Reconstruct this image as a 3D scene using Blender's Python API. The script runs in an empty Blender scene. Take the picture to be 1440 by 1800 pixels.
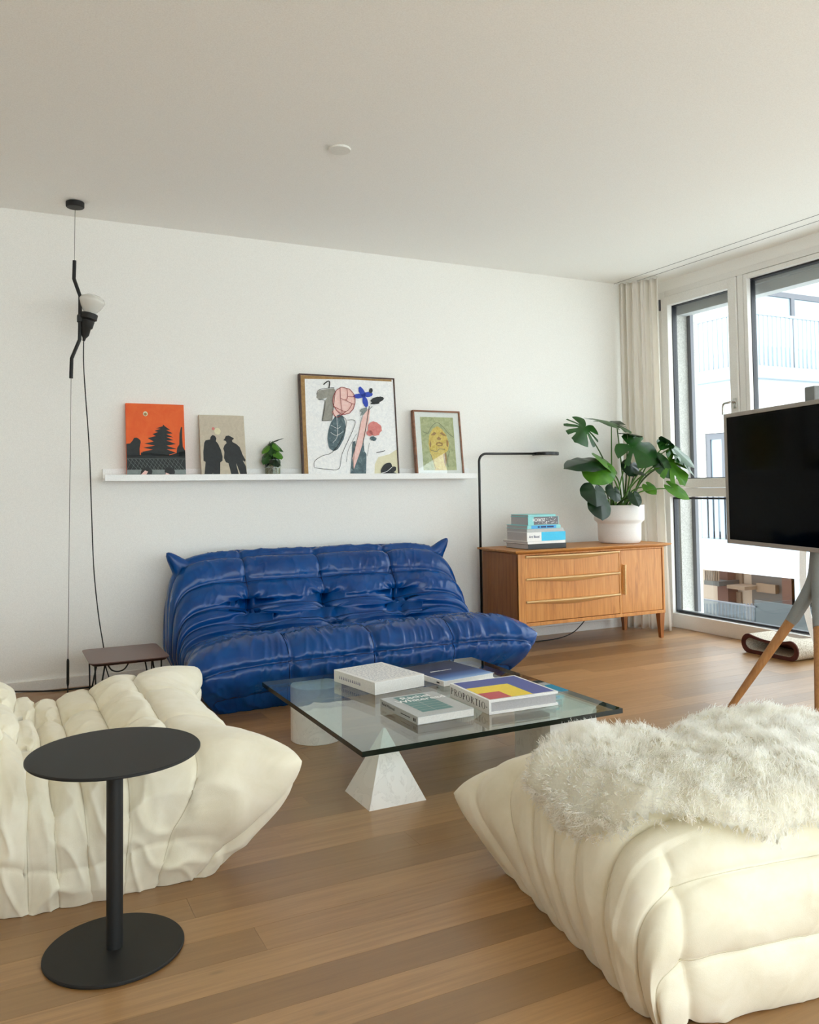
import bpy, bmesh, math, random
import numpy as np
from mathutils import Vector, Matrix

random.seed(7)
RNG = np.random.default_rng(11)
scn = bpy.context.scene
COL = scn.collection

# ---------------------------------------------------------------- camera
FOC, CY, YAW, PIT, ROLL, CAMH = 1465.37, 797.9, .4641, .0419, -.0138, 1.05
FW = Vector((math.sin(YAW)*math.cos(PIT), math.cos(YAW)*math.cos(PIT), math.sin(PIT)))
_r = Vector((math.cos(YAW), -math.sin(YAW), 0)); _u = _r.cross(FW)
RT = math.cos(ROLL)*_r + math.sin(ROLL)*_u
UP = -math.sin(ROLL)*_r + math.cos(ROLL)*_u
CAM = Vector((0, 0, CAMH))
cam = bpy.data.cameras.new('camera')
cam.sensor_fit = 'HORIZONTAL'; cam.sensor_width = 36.0
cam.lens = FOC/1440*36
cam.shift_y = -(900-CY)/1440
cam.clip_start = .02; cam.clip_end = 300
camo = bpy.data.objects.new('camera', cam); COL.objects.link(camo)
camo.matrix_world = Matrix(((RT.x, UP.x, -FW.x, CAM.x), (RT.y, UP.y, -FW.y, CAM.y), (RT.z, UP.z, -FW.z, CAM.z), (0, 0, 0, 1)))
scn.camera = camo

# ---------------------------------------------------------------- sky and exposure
wd = bpy.data.worlds.new('overcast_sky'); scn.world = wd; wd.use_nodes = True
bgn = wd.node_tree.nodes['Background']
bgn.inputs[0].default_value = (.88, .96, 1.0, 1); bgn.inputs[1].default_value = 1.0
scn.view_settings.view_transform = 'Standard'
scn.view_settings.look = 'None'
scn.view_settings.gamma = 1.0
scn.view_settings.use_curve_mapping = False
scn.view_settings.exposure = 2.4
scn.cycles.max_bounces = 14; scn.cycles.diffuse_bounces = 10; scn.cycles.glossy_bounces = 5
scn.cycles.transparent_max_bounces = 40
scn.cycles.sample_clamp_indirect = 6.0
scn.cycles.caustics_reflective = False; scn.cycles.caustics_refractive = False

# pixel -> direction -> point on a known plane
def ray(x, y): return FW + RT*((x-720)/FOC) - UP*((y-CY)/FOC)
def onz(x, y, z=0.0):
    d = ray(x, y); return CAM + d*((z-CAMH)/d.z)
def ony(x, y, Y):
    d = ray(x, y); return CAM + d*(Y/d.y)
def onx(x, y, X):
    d = ray(x, y); return CAM + d*(X/d.x)

# ---------------------------------------------------------------- materials
def S(hexs):
    hexs = hexs.lstrip('#'); o = []
    for i in (0, 2, 4):
        c = int(hexs[i:i+2], 16)/255
        o.append(c/12.92 if c <= .04045 else ((c+.055)/1.055)**2.4)
    return (*o, 1.0)

class NT:
    def __init__(s, name):
        s.m = bpy.data.materials.new(name); s.m.use_nodes = True
        s.t = s.m.node_tree; s.b = s.t.nodes['Principled BSDF']; s.out = s.t.nodes['Material Output']
    def n(s, kind, **kw):
        nd = s.t.nodes.new(kind)
        for k, v in kw.items():
            if isinstance(k, str) and hasattr(nd, k): setattr(nd, k, v)
            else: nd.inputs[k].default_value = v
        return nd
    def l(s, a, b): s.t.links.new(a, b)
    def set(s, **kw):
        for k, v in kw.items(): s.b.inputs[k.replace('_', ' ')].default_value = v
        return s
    def coords(s, scale, kind='Object'):
        tc = s.n('ShaderNodeTexCoord'); mp = s.n('ShaderNodeMapping')
        mp.inputs['Scale'].default_value = scale
        s.l(tc.outputs[kind], mp.inputs[0]); return mp.outputs[0]
    def noise(s, vec, scale, detail=4, rough=.55, dist=0):
        nd = s.n('ShaderNodeTexNoise'); nd.inputs['Scale'].default_value = scale
        nd.inputs['Detail'].default_value = detail; nd.inputs['Roughness'].default_value = rough
        nd.inputs['Distortion'].default_value = dist
        if vec is not None: s.l(vec, nd.inputs['Vector'])
        return nd.outputs['Fac']
    def ramp(s, fac, stops):
        r = s.n('ShaderNodeValToRGB'); e = r.color_ramp.elements
        e[0].position, e[0].color = stops[0]; e[1].position, e[1].color = stops[-1]
        for p, c in stops[1:-1]:
            x = e.new(p); x.color = c
        s.l(fac, r.inputs[0]); return r.outputs[0]
    def mix(s, fac, a, b, mode='MIX'):
        m = s.n('ShaderNodeMix', data_type='RGBA', blend_type=mode)
        for sock, v in ((m.inputs[0], fac), (m.inputs[6], a), (m.inputs[7], b)):
            if isinstance(v, (int, float, tuple)): sock.default_value = v
            else: s.l(v, sock)
        return m.outputs[2]
    def col(s, c): s.l(c, s.b.inputs['Base Color'])
    def bump(s, h, strength=.2, dist=.01):
        b = s.n('ShaderNodeBump'); b.inputs['Strength'].default_value = strength; b.inputs['Distance'].default_value = dist
        s.l(h, b.inputs['Height']); s.l(b.outputs[0], s.b.inputs['Normal'])

M = {}
def plain(name, hexs, rough=.5, metal=0.0, spec=.5, bump=0, bscale=200, sheen=0):
    t = NT(name); c = S(hexs)
    t.set(Base_Color=c, Roughness=rough, Metallic=metal, Specular_IOR_Level=spec)
    if sheen: t.set(Sheen_Weight=sheen, Sheen_Roughness=.4)
    v = t.coords((1, 1, 1))
    f = t.noise(v, bscale, 3)
    dk = tuple(x*.93 for x in c[:3])+(1,); lt = tuple(min(1, x*1.05) for x in c[:3])+(1,)
    t.col(t.ramp(f, [(.3, dk), (.7, lt)]))
    if bump: t.bump(f, bump, .002)
    M[name] = t.m; return t.m

plain('wall_paint', '#f3f2ee', .9, bump=.15, bscale=260)
plain('ceiling_paint', '#fbfaf7', .95, bump=.08, bscale=200)
plain('white_frame', '#e9e7e3', .45)
plain('white_lacquer', '#f3f3f2', .35)
plain('dark_gasket', '#20222a', .5)
plain('alu_dark', '#5f6066', .4, .6)
plain('steel', '#b9b7b2', .25, 1.0)
plain('black_metal', '#1b1b1b', .55, .0, .4, bump=.1, bscale=900)
plain('black_gloss', '#101012', .3)
plain('wire_grey', '#4a4743', .4, .6)
plain('cord_black', '#161616', .6)
plain('white_plastic', '#e8e7e2', .5)
plain('page_white', '#e6e5e1', .8)
plain('page_grey', '#b6b4b6', .85)
plain('cover_white', '#f1f0ee', .45)
plain('cover_grey', '#b9bcbc', .45)
plain('cover_teal', '#5f8b88', .45)
plain('cover_blue', '#3f4da0', .4)
plain('cover_yellow', '#f5d51f', .4)
plain('cover_red', '#c63f4c', .4)
plain('cover_cyan', '#33c2ee', .4)
plain('cover_sky', '#4aa9e6', .4)
plain('cover_mint', '#8fd6d8', .4)
plain('cover_black', '#17191b', .45)
plain('cover_photo', '#6d6a72', .5)
plain('ink_black', '#161616', .6)
plain('ink_navy', '#16265c', .6)
plain('ink_scribble', '#3f4a78', .7)
plain('paint_white', '#fbfbfb', .5)
plain('tv_frame', '#a39b92', .45, .3)
plain('tv_grey', '#7d7f7e', .5)
plain('taupe_top', '#6d5149', .35)
plain('taupe_edge', '#3c2420', .5)
plain('soil', '#241a12', .95)
plain('pot_white', '#e6e2df', .75, bump=.1, bscale=300)
plain('stem_green', '#4e7a2a', .5)
plain('stem_dark', '#3c5424', .5)
plain('felt_brown', '#4b1d12', .95)
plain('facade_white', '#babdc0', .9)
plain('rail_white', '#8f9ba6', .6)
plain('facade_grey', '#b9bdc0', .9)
plain('brown_wall', '#64503f', .9)
plain('tan_wall', '#8d7b6b', .9)
plain('brown_pilaster', '#472a1f', .9)
plain('dark_shop', '#35312d', .7)
plain('dark_water', '#2c3437', .3)
plain('ground_grey', '#cfcfca', .95)
plain('bounce_stone', '#dcdad4', .9)
plain('hide', '#fbf8ee', .9)

def oak_floor():
    t = NT('oak_plank'); t.set(Roughness=.36, Specular_IOR_Level=.9, Coat_Weight=.4, Coat_Roughness=.32, Coat_IOR=1.5)
    g = t.n('ShaderNodeNewGeometry'); oi = t.n('ShaderNodeObjectInfo')
    sc = t.n('ShaderNodeVectorMath', operation='SCALE'); sc.inputs[0].default_value = (37, 53, 11)
    t.l(oi.outputs['Random'], sc.inputs['Scale'])
    ad = t.n('ShaderNodeVectorMath', operation='ADD'); t.l(g.outputs['Position'], ad.inputs[0]); t.l(sc.outputs[0], ad.inputs[1])
    mp = t.n('ShaderNodeMapping'); mp.inputs['Scale'].default_value = (1.1, 22, 1); t.l(ad.outputs[0], mp.inputs[0])
    grain = t.noise(mp.outputs[0], 3.0, 6, .6, .6)
    mp2 = t.n('ShaderNodeMapping'); mp2.inputs['Scale'].default_value = (6, 260, 1); t.l(ad.outputs[0], mp2.inputs[0])
    fine = t.noise(mp2.outputs[0], 1.5, 3)
    big = t.noise(ad.outputs[0], 1.3, 2)
    base = t.ramp(oi.outputs['Random'], [(0, S('#8a6334')), (.35, S('#9f7542')), (.7, S('#ae8250')), (1, S('#bd905b'))])
    c = t.mix(t.ramp(grain, [(.35, (0, 0, 0, 1)), (.75, (1, 1, 1, 1))]), base, S('#74502c'), 'MIX')
    c = t.mix(.55, base, c)
    c = t.mix(t.ramp(fine, [(.3, (.18, .18, .18, 1)), (.7, (0, 0, 0, 1))]), c, S('#624022'))
    c = t.mix(t.ramp(big, [(.4, (0, 0, 0, 1)), (.8, (.35, .35, .35, 1))]), c, S('#ae8856'))
    mk = t.n('ShaderNodeMapping'); mk.inputs['Scale'].default_value = (1.6, 4.2, 1); t.l(ad.outputs[0], mk.inputs[0])
    vo = t.n('ShaderNodeTexVoronoi'); vo.inputs['Scale'].default_value = 1.0; t.l(mk.outputs[0], vo.inputs['Vector'])
    c = t.mix(t.ramp(vo.outputs['Distance'], [(.012, (.9, .9, .9, 1)), (.05, (0, 0, 0, 1))]), c, S('#3a2617'))
    t.col(c)
    rr = t.n('ShaderNodeMapRange'); rr.inputs['To Min'].default_value = .34; rr.inputs['To Max'].default_value = .46
    t.l(grain, rr.inputs[0]); t.l(rr.outputs[0], t.b.inputs['Roughness'])
    t.bump(fine, .08, .002); M['oak_plank'] = t.m
oak_floor()

def wood(name, c0, c1, c2, axis=0, rough=.42, s=1.0):
    t = NT(name); t.set(Roughness=rough)
    sc = [18*s]*3; sc[axis] = 1.2*s
    v = t.coords(tuple(sc)); f = t.noise(v, 2.5, 6, .6, 1.2)
    sc2 = [160*s]*3; sc2[axis] = 4*s
    f2 = t.noise(t.coords(tuple(sc2)), 1.5, 2)
    c = t.ramp(f, [(.3, S(c0)), (.5, S(c1)), (.72, S(c2))])
    c = t.mix(t.ramp(f2, [(.35, (.25, .25, .25, 1)), (.65, (0, 0, 0, 1))]), c, S(c0))
    t.col(c); t.bump(f2, .06, .001); M[name] = t.m
wood('teak', '#a8682c', '#c9853f', '#d49750', 2)
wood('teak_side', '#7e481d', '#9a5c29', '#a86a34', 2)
wood('teak_top', '#a2652c', '#c0803f', '#cf9452', 0)
wood('pale_wood', '#d6ad73', '#e6c48d', '#efd4a4', 0)
wood('leg_wood', '#8b5c30', '#a5713e', '#b07f4c', 2, .5)
wood('frame_dark', '#2c1810', '#42261a', '#5b3826', 0)
wood('frame_brown', '#6b3f28', '#8a5a3e', '#9d6c4e', 0)

def leather():
    t = NT('blue_leather'); t.set(Roughness=.34, Specular_IOR_Level=.36, Coat_Weight=.05, Coat_Roughness=.15)
    v = t.coords((1, 1, 1)); f = t.noise(v, 4.5, 5, .6, .4); w = t.noise(v, 420, 2); m = t.noise(v, 26, 5, .65, 1.5)
    c = t.ramp(f, [(.25, S('#012f6c')), (.5, S('#013f80')), (.8, S('#024f94'))])
    t.col(c)
    rr = t.n('ShaderNodeMapRange'); rr.inputs['To Min'].default_value = .22; rr.inputs['To Max'].default_value = .30
    t.l(f, rr.inputs[0]); t.l(rr.outputs[0], t.b.inputs['Roughness'])
    t.bump(w, .05, .002); M['blue_leather'] = t.m
leather()
plain('blue_seam', '#03163a', .85, 0, .1)
def suede():
    t = NT('cream_suede'); t.set(Roughness=.92, Specular_IOR_Level=.2, Sheen_Weight=.25, Sheen_Roughness=.5)
    v = t.coords((1, 1, 1)); f = t.noise(v, 9, 5, .65, .6); w = t.noise(v, 700, 2)
    t.col(t.ramp(f, [(.25, S('#e3dbc2')), (.55, S('#ece5d0')), (.8, S('#f1ebda'))]))
    t.bump(t.mix(.4, f, w), .25, .004); M['cream_suede'] = t.m
suede()
plain('cream_seam', '#cdc3a8', .9)

def marble():
    t = NT('white_marble'); t.set(Roughness=.3)
    v = t.coords((1, 1, 1)); f = t.noise(v, 9, 8, .6, 1.8)
    t.col(t.ramp(f, [(.40, S('#eceae7')), (.49, S('#ebe9e6')), (.505, S('#dedcd9')), (.52, S('#efedea'))])); M['white_marble'] = t.m
marble()
def concrete():
    t = NT('speckled_render'); t.set(Roughness=.95)
    v = t.coords((1, 1, 1)); f = t.noise(v, 120, 3, .7)
    t.col(t.ramp(f, [(.35, S('#a9a7a2')), (.6, S('#cac8c3'))])); t.bump(f, .5, .01); M['speckled_render'] = t.m
concrete()
def glassmat(name, tint, rmin=.04):
    t = NT(name); t.t.nodes.remove(t.b)
    tr = t.n('ShaderNodeBsdfTransparent'); tr.inputs[0].default_value = tint
    gl = t.n('ShaderNodeBsdfGlossy'); gl.inputs['Roughness'].default_value = 0.0; gl.inputs[0].default_value = (1, 1, 1, 1)
    lw = t.n('ShaderNodeLayerWeight'); lw.inputs[0].default_value = .5
    pw = t.n('ShaderNodeMath', operation='POWER'); pw.inputs[1].default_value = 5; t.l(lw.outputs['Facing'], pw.inputs[0])
    ma = t.n('ShaderNodeMath', operation='MULTIPLY_ADD'); ma.inputs[1].default_value = 1-rmin; ma.inputs[2].default_value = rmin; t.l(pw.outputs[0], ma.inputs[0])
    mx = t.n('ShaderNodeMixShader'); t.l(ma.outputs[0], mx.inputs[0]); t.l(tr.outputs[0], mx.inputs[1]); t.l(gl.outputs[0], mx.inputs[2])
    t.l(mx.outputs[0], t.out.inputs[0]); M[name] = t.m
glassmat('window_glass', (.97, .985, .98, 1))
glassmat('table_glass', (.86, .93, .905, 1))
glassmat('jar_glass', (.95, .97, .95, 1))
glassmat('far_glass', (.55, .62, .66, 1))
t = NT('glass_edge'); t.set(Base_Color=S('#0d1c18'), Roughness=.12); M['glass_edge'] = t.m
t = NT('water'); t.set(Base_Color=(.8, .8, .55, 1), Roughness=.0, Transmission_Weight=.9, IOR=1.1); M['water'] = t.m
t = NT('tv_screen'); t.set(Base_Color=S('#010203'), Roughness=.08, Specular_IOR_Level=.04); M['tv_screen'] = t.m
t = NT('bulb_glass'); t.set(Base_Color=S('#d9d7d0'), Roughness=.22, Coat_Weight=.4); M['bulb_glass'] = t.m

def leafmat(name, a, b):
    t = NT(name); t.set(Roughness=.33, Specular_IOR_Level=.5)
    f = t.noise(t.coords((1, 1, 1)), 14, 3)
    t.col(t.ramp(f, [(.3, S(a)), (.7, S(b))]))
    tl = t.n('ShaderNodeBsdfTranslucent'); tl.inputs[0].default_value = S(b)
    mx = t.n('ShaderNodeMixShader'); mx.inputs[0].default_value = .18
    t.l(t.b.outputs[0], mx.inputs[1]); t.l(tl.outputs[0], mx.inputs[2]); t.l(mx.outputs[0], t.out.inputs[0]); M[name] = t.m
leafmat('leaf_dark', '#08200c', '#143516'); leafmat('leaf_mid', '#173d14', '#2a5c20'); leafmat('leaf_light', '#37701a', '#5f942c')
def curtainmat():
    t = NT('curtain_cloth'); t.set(Roughness=.9, Base_Color=S('#ece8e2'))
    f = t.noise(t.coords((1, 1, 1)), 500, 2); t.col(t.ramp(f, [(.3, S('#f0ece6')), (.7, S('#f8f6f2'))]))
    tl = t.n('ShaderNodeBsdfTranslucent'); tl.inputs[0].default_value = S('#f8f5f0')
    mx = t.n('ShaderNodeMixShader'); mx.inputs[0].default_value = .5
    t.l(t.b.outputs[0], mx.inputs[1]); t.l(tl.outputs[0], mx.inputs[2]); t.l(mx.outputs[0], t.out.inputs[0]); M['curtain_cloth'] = t.m
curtainmat()
def woolmat():
    t = NT('white_wool'); t.t.nodes.remove(t.b)
    f = t.noise(t.coords((1, 1, 1)), 6, 3); c = t.ramp(f, [(.3, (.985, .965, .90, 1)), (.6, (.995, .985, .95, 1))])
    df = t.n('ShaderNodeBsdfDiffuse'); tl = t.n('ShaderNodeBsdfTranslucent'); t.l(c, df.inputs[0]); t.l(c, tl.inputs[0])
    mx = t.n('ShaderNodeMixShader'); mx.inputs[0].default_value = .45; tp = t.n('ShaderNodeBsdfTransparent'); m2 = t.n('ShaderNodeMixShader'); m2.inputs[0].default_value = .2
    t.l(df.outputs[0], mx.inputs[1]); t.l(tl.outputs[0], mx.inputs[2]); t.l(mx.outputs[0], m2.inputs[1]); t.l(tp.outputs[0], m2.inputs[2]); t.l(m2.outputs[0], t.out.inputs[0]); M['white_wool'] = t.m
woolmat()
def gradient_cover():
    t = NT('cover_gradient'); t.set(Roughness=.5, Specular_IOR_Level=.25)
    tc = t.n('ShaderNodeTexCoord'); sx = t.n('ShaderNodeSeparateXYZ'); t.l(tc.outputs['Generated'], sx.inputs[0])
    t.col(t.ramp(sx.outputs['Y'], [(0, S('#9dbbe2')), (.16, S('#4a70b0')), (.38, S('#16285a')), (1, S('#0b1430'))])); M['cover_gradient'] = t.m
gradient_cover()
def cardboard():
    t = NT('cardboard_speckle'); t.set(Roughness=.95)
    f = t.noise(t.coords((1, 1, 1)), 160, 3, .7); t.col(t.ramp(f, [(.35, S('#9c8f7c')), (.6, S('#d8d0c2'))])); t.bump(f, .5, .004); M['cardboard_speckle'] = t.m
cardboard()
def paint(name, a, b, scale=(30, 30, 6), hi=None):
    t = NT(name); t.set(Roughness=.6)
    f = t.noise(t.coords(scale), 1.6, 6, .65, .8)
    st = [(.25, S(a)), (.7, S(b))]
    if hi: st = [(.25, S(a)), (.55, S(b)), (.8, S(hi))]
    t.col(t.ramp(f, st)); t.bump(f, .3, .003); M[name] = t.m
paint('art_orange', '#e4561a', '#ec6a2a', (9, 9, 20)); paint('art_dark', '#15191b', '#232a2c')
paint('art_beige', '#b9ae9b', '#cbc1ae'); paint('art_black', '#15181b', '#262b2e'); paint('art_white', '#dfe2e6', '#f2f3f3', (40, 40, 12), '#ffffff')
paint('art_pink', '#e9b5ad', '#f3d3cc'); paint('art_slate', '#33474f', '#52686f', (25, 25, 25), '#93a6aa'); paint('art_olive', '#8f9668', '#b9bd8c', (22, 22, 5), '#c8cba6')
paint('art_yellow', '#c69a3a', '#e2c45a', (40, 40, 16), '#efe39a'); paint('art_brownskin', '#8a5a2c', '#b58a45', (50, 50, 20)); paint('art_cream', '#d8d2ae', '#e4dfc2')
paint('art_rose', '#cc6f6c', '#dd8d86'); paint('art_blue', '#1b37a0', '#2c4cc0'); paint('art_ochre', '#8a6436', '#b08b52'); paint('art_grey', '#85847c', '#a09e95')
paint('art_fence', '#6f7a78', '#8b9492')

# ---------------------------------------------------------------- object helpers
def link(name, me, mat=None, parent=None, smooth=False):
    o = bpy.data.objects.new(name, me); COL.objects.link(o)
    if mat is not None:
        for mm in (mat if isinstance(mat, (list, tuple)) else [mat]):
            me.materials.append(M[mm] if isinstance(mm, str) else mm)
    if smooth: me.polygons.foreach_set('use_smooth', [True]*len(me.polygons))
    if parent is not None: o.parent = parent
    return o
def tag(o, label, cat, group=None):
    o['label'] = label; o['category'] = cat
    if group: o['group'] = group
    return o
def empty(name, label, cat, loc=(0, 0, 0), rz=0, group=None):
    o = bpy.data.objects.new(name, None); COL.objects.link(o); o.empty_display_size = .1
    o.location = loc; o.rotation_euler = (0, 0, rz); tag(o, label, cat, group); return o
def struct(o, label=None):
    o['kind'] = 'structure'
    if label: o['label'] = label
    return o

class B:                                    # a small bmesh wrapper: shapes are added, then linked as one mesh
    def __init__(s): s.bm = bmesh.new()
    def box(s, x0, x1, y0, y1, z0, z1, bev=0, mat=None, mi=0, seg=2):
        r = bmesh.ops.create_cube(s.bm, size=1.0); vs = r['verts']
        for v in vs: v.co = Vector((x0+(v.co.x+.5)*(x1-x0), y0+(v.co.y+.5)*(y1-y0), z0+(v.co.z+.5)*(z1-z0)))
        fs = set(f for v in vs for f in v.link_faces)
        if bev:
            es = list(set(e for v in vs for e in v.link_edges))
            g = bmesh.ops.bevel(s.bm, geom=es, offset=bev, segments=seg, profile=.5, affect='EDGES')
            vs = list(set(v for f in g['faces'] for v in f.verts) | set(v for v in vs if v.is_valid)); fs = set(f for v in vs for f in v.link_faces)
        for f in fs: f.material_index = mi
        if mat is not None: bmesh.ops.transform(s.bm, matrix=mat, verts=[v for v in vs if v.is_valid])
        return s
    def poly(s, pts, mi=0):
        f = s.bm.faces.new([s.bm.verts.new(p) for p in pts]); f.material_index = mi; return s
    def prism(s, pts2, fn, d0, d1, mi=0):    # outline pts2 extruded; fn(a,b,depth)->xyz
        n = len(pts2); a = [s.bm.verts.new(fn(p[0], p[1], d0)) for p in pts2]; b = [s.bm.verts.new(fn(p[0], p[1], d1)) for p in pts2]
        fs = [s.bm.faces.new(a), s.bm.faces.new(b[::-1])]
        for i in range(n): fs.append(s.bm.faces.new([a[i], b[i], b[(i+1) % n], a[(i+1) % n]]))
        for f in fs: f.material_index = mi
        return s
    def tube(s, pts, r, n=10, cap=True, mi=0):
        pts = [Vector(p) for p in pts]; rs = r if isinstance(r, (list, tuple)) else [r]*len(pts)
        rings = []; ref = None
        for i, p in enumerate(pts):
            d = (pts[min(i+1, len(pts)-1)]-pts[max(i-1, 0)]).normalized()
            if ref is None: ref = d.orthogonal().normalized()
            else: ref = (ref - d*ref.dot(d)).normalized() if (ref - d*ref.dot(d)).length > 1e-5 else d.orthogonal().normalized()
            q = d.cross(ref)
            rings.append([s.bm.verts.new(p+(ref*math.cos(2*math.pi*k/n)+q*math.sin(2*math.pi*k/n))*rs[i]) for k in range(n)])
        for a, b in zip(rings, rings[1:]):
            for k in range(n):
                f = s.bm.faces.new([a[k], a[(k+1) % n], b[(k+1) % n], b[k]]); f.material_index = mi
        if cap:
            s.bm.faces.new(rings[0][::-1]).material_index = mi; s.bm.faces.new(rings[-1]).material_index = mi
        return s
    def lathe(s, prof, n=48, M4=None, mi=0):
        rings = []
        for r, z in prof:
            ring = [Vector((r*math.cos(2*math.pi*k/n), r*math.sin(2*math.pi*k/n), z)) for k in range(n)] if r > 1e-6 else [Vector((0, 0, z))]
            rings.append([s.bm.verts.new(M4 @ p if M4 else p) for p in ring])
        for a, b in zip(rings, rings[1:]):
            for k in range(n):
                k2 = (k+1) % n
                if len(a) == 1 and len(b) == 1: continue
                if len(a) == 1: f = s.bm.faces.new([a[0], b[k2], b[k]])
                elif len(b) == 1: f = s.bm.faces.new([a[k], a[k2], b[0]])
                else: f = s.bm.faces.new([a[k], a[k2], b[k2], b[k]])
                f.material_index = mi
        return s
    def done(s, name, mat=None, parent=None, smooth=False, norm=True, ang=None):
        if norm: bmesh.ops.recalc_face_normals(s.bm, faces=s.bm.faces)
        me = bpy.data.meshes.new(name); s.bm.to_mesh(me); s.bm.free()
        o = link(name, me, mat, parent, smooth)
        if ang: me.polygons.foreach_set('use_smooth', [True]*len(me.polygons)); me.set_sharp_from_angle(angle=math.radians(ang))
        return o

def text_mesh(body, size, bold=0.0, align='LEFT'):
    cu = bpy.data.curves.new('lettering', 'FONT'); cu.body = body; cu.size = size; cu.offset = bold; cu.align_x = align
    o = bpy.data.objects.new('lettering', cu); COL.objects.link(o)
    me = bpy.data.meshes.new_from_object(o.evaluated_get(bpy.context.evaluated_depsgraph_get()))
    bpy.data.objects.remove(o); bpy.data.curves.remove(cu); return me
def put_text(body, size, mat, parent, M4, bold=0.0, align='LEFT', name='lettering'):
    me = text_mesh(body, size, bold, align); me.transform(M4); return link(name, me, mat, parent)
def frame4(o, ex, ey):                      # matrix whose local x,y axes run along ex,ey
    ex = Vector(ex).normalized(); ey = Vector(ey).normalized(); ez = ex.cross(ey); o = Vector(o)
    return Matrix(((ex.x, ey.x, ez.x, o.x), (ex.y, ey.y, ez.y, o.y), (ex.z, ey.z, ez.z, o.z), (0, 0, 0, 1)))
def crom(P, n=8):                           # Catmull-Rom through points
    P = [Vector(p) for p in P]; o = []
    for i in range(len(P)-1):
        a, b, c, d = P[max(i-1, 0)], P[i], P[i+1], P[min(i+2, len(P)-1)]
        for k in range(n):
            t = k/n; o.append(.5*((2*b)+(c-a)*t+(2*a-5*b+4*c-d)*t*t+(3*b-a-3*c+d)*t**3))
    return o+[P[-1]]

# numpy value noise
def vnoise(x, y, z, seed=0):
    xi, yi, zi = np.floor(x).astype(np.int64), np.floor(y).astype(np.int64), np.floor(z).astype(np.int64)
    fx, fy, fz = x-xi, y-yi, z-zi
    fx, fy, fz = [f*f*(3-2*f) for f in (fx, fy, fz)]
    def hsh(a, b, c):
        n = (a*73856093) ^ (b*19349663) ^ (c*83492791) ^ (seed*2654435761)
        n = (n ^ (n >> 13))*1274126177 & 0xffffffff
        return ((n ^ (n >> 16)) & 0xffff)/65535.0
    r = 0
    for dx in (0, 1):
        for dy in (0, 1):
            for dz in (0, 1):
                w = (fx if dx else 1-fx)*(fy if dy else 1-fy)*(fz if dz else 1-fz)
                r = r+w*hsh(xi+dx, yi+dy, zi+dz)
    return r

# ================================================================ THE ROOM
XW, YW, H, XL, YB = 4.5265, 4.922, 2.589, -2.6, -1.7
o = B().box(XL, XW+.1, YB, YW, -.2, -.0125).done('floor', 'dark_gasket'); struct(o, 'oak plank floor running along the back wall'); floor = o
plank_me = bpy.data.meshes.new('plank')
bmx = bmesh.new(); bmesh.ops.create_cube(bmx, size=1.0)
for v in bmx.verts: v.co += Vector((.5, .5, -.5))
bmx.to_mesh(plank_me); bmx.free(); plank_me.materials.append(M['oak_plank'])
rp = random.Random(3); PW = .1115; y = YW-.012
while y > YB:
    x = XL - rp.uniform(0, 1.5)
    while x < XW:
        L = rp.choice([1.2, 1.6, 1.9, 2.2, 2.2, 2.5]); x0 = max(x, XL); x1 = min(x+L, XW+.02)
        if x1-x0 > .04:
            p = bpy.data.objects.new('plank', plank_me); COL.objects.link(p); p.parent = floor
            p.location = (x0+.0003, y-PW+.0003, 0); p.scale = (x1-x0-.0006, PW-.0006, .0122)
        x += L
    y -= PW
o = B().box(XL-.2, XW+.02, YB-.2, YW+.2, H, H+.2).done('ceiling', 'ceiling_paint'); struct(o, 'plain white painted ceiling')
o = B().box(XL-.2, XW+.35, YW, YW+.2, -.2, H+.2).done('wall_back', 'wall_paint'); struct(o, 'white painted wall behind the blue sofa')
o = B().box(XL-.2, XL, YB-.2, YW, -.2, H+.2).done('wall_left', 'wall_paint'); struct(o, 'white painted wall on the left')
b = B(); b.box(XL-.2, -.45, YB-.2, YB, -.2, H+.2); b.box(XW-.3, XW, YB-.2, YB, -.2, H+.2); b.box(-.45, XW-.3, YB-.2, YB, 2.5, H+.2)
struct(b.done('wall_front', 'wall_paint'), 'white wall behind the viewer, opened for the added window')
b = B()
for x in (-.45, 1.9, XW-.37): b.box(x, x+.07, YB-.1, YB-.03, 0, 2.5)
b.box(-.38, XW-.37, YB-.1, YB-.03, 2.43, 2.5); b.box(-.38, XW-.37, YB-.1, YB-.03, 0, .08)
w3 = b.done('added_window', 'white_frame'); struct(w3, 'wide white framed window added unseen behind the viewer for more daylight')  # unseen window, added to let more daylight in from behind the camera
for a, c in ((-.38, 1.9), (1.97, XW-.37)): B().box(a, c, YB-.07, YB-.06, .08, 2.43).done('pane', 'window_glass', w3)
WY0, WY1, WZ1 = 2.1, 4.775, 2.512         # window opening
b = B()
b.box(XW, XW+.09, WY1, YW, -.2, H+.2); b.box(XW, XW+.09, 1.75, WY0, -.2, H+.2); b.box(XW, XW+.09, YB-.2, -1.5, -.2, H+.2)
b.box(XW, XW+.09, WY0, WY1, WZ1, H+.2); b.box(XW, XW+.09, -1.5, 1.75, WZ1, H+.2)
struct(b.done('wall_right', 'wall_paint'), 'white window wall on the right')
b = B(); b.box(XW+.09, XW+.30, 4.695, YW+1.2, -.6, H+.6); b.box(XW+.09, XW+.30, 1.75, WY0+.05, -.6, H+.6)
struct(b.done('wall_outer', 'speckled_render'), 'speckled rendered outer wall beside the window')
b = B(); b.box(XW+.09, XW+.30, -1.5, 4.695, 2.405, H+.6)
struct(b.done('wall_lintel', 'facade_grey'), 'grey outer lintel above the window')
struct(B().box(XW+.205, XW+.235, 4.66, 4.695, .1, 2.405).done('trim_1', 'alu_dark'), 'grey blind guide rail outside the window')
struct(B().box(XW+.11, XW+.2, WY0, 4.695, 2.335, 2.405).done('trim_2', 'facade_white'), 'pale blind box strip outside the window')
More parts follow.
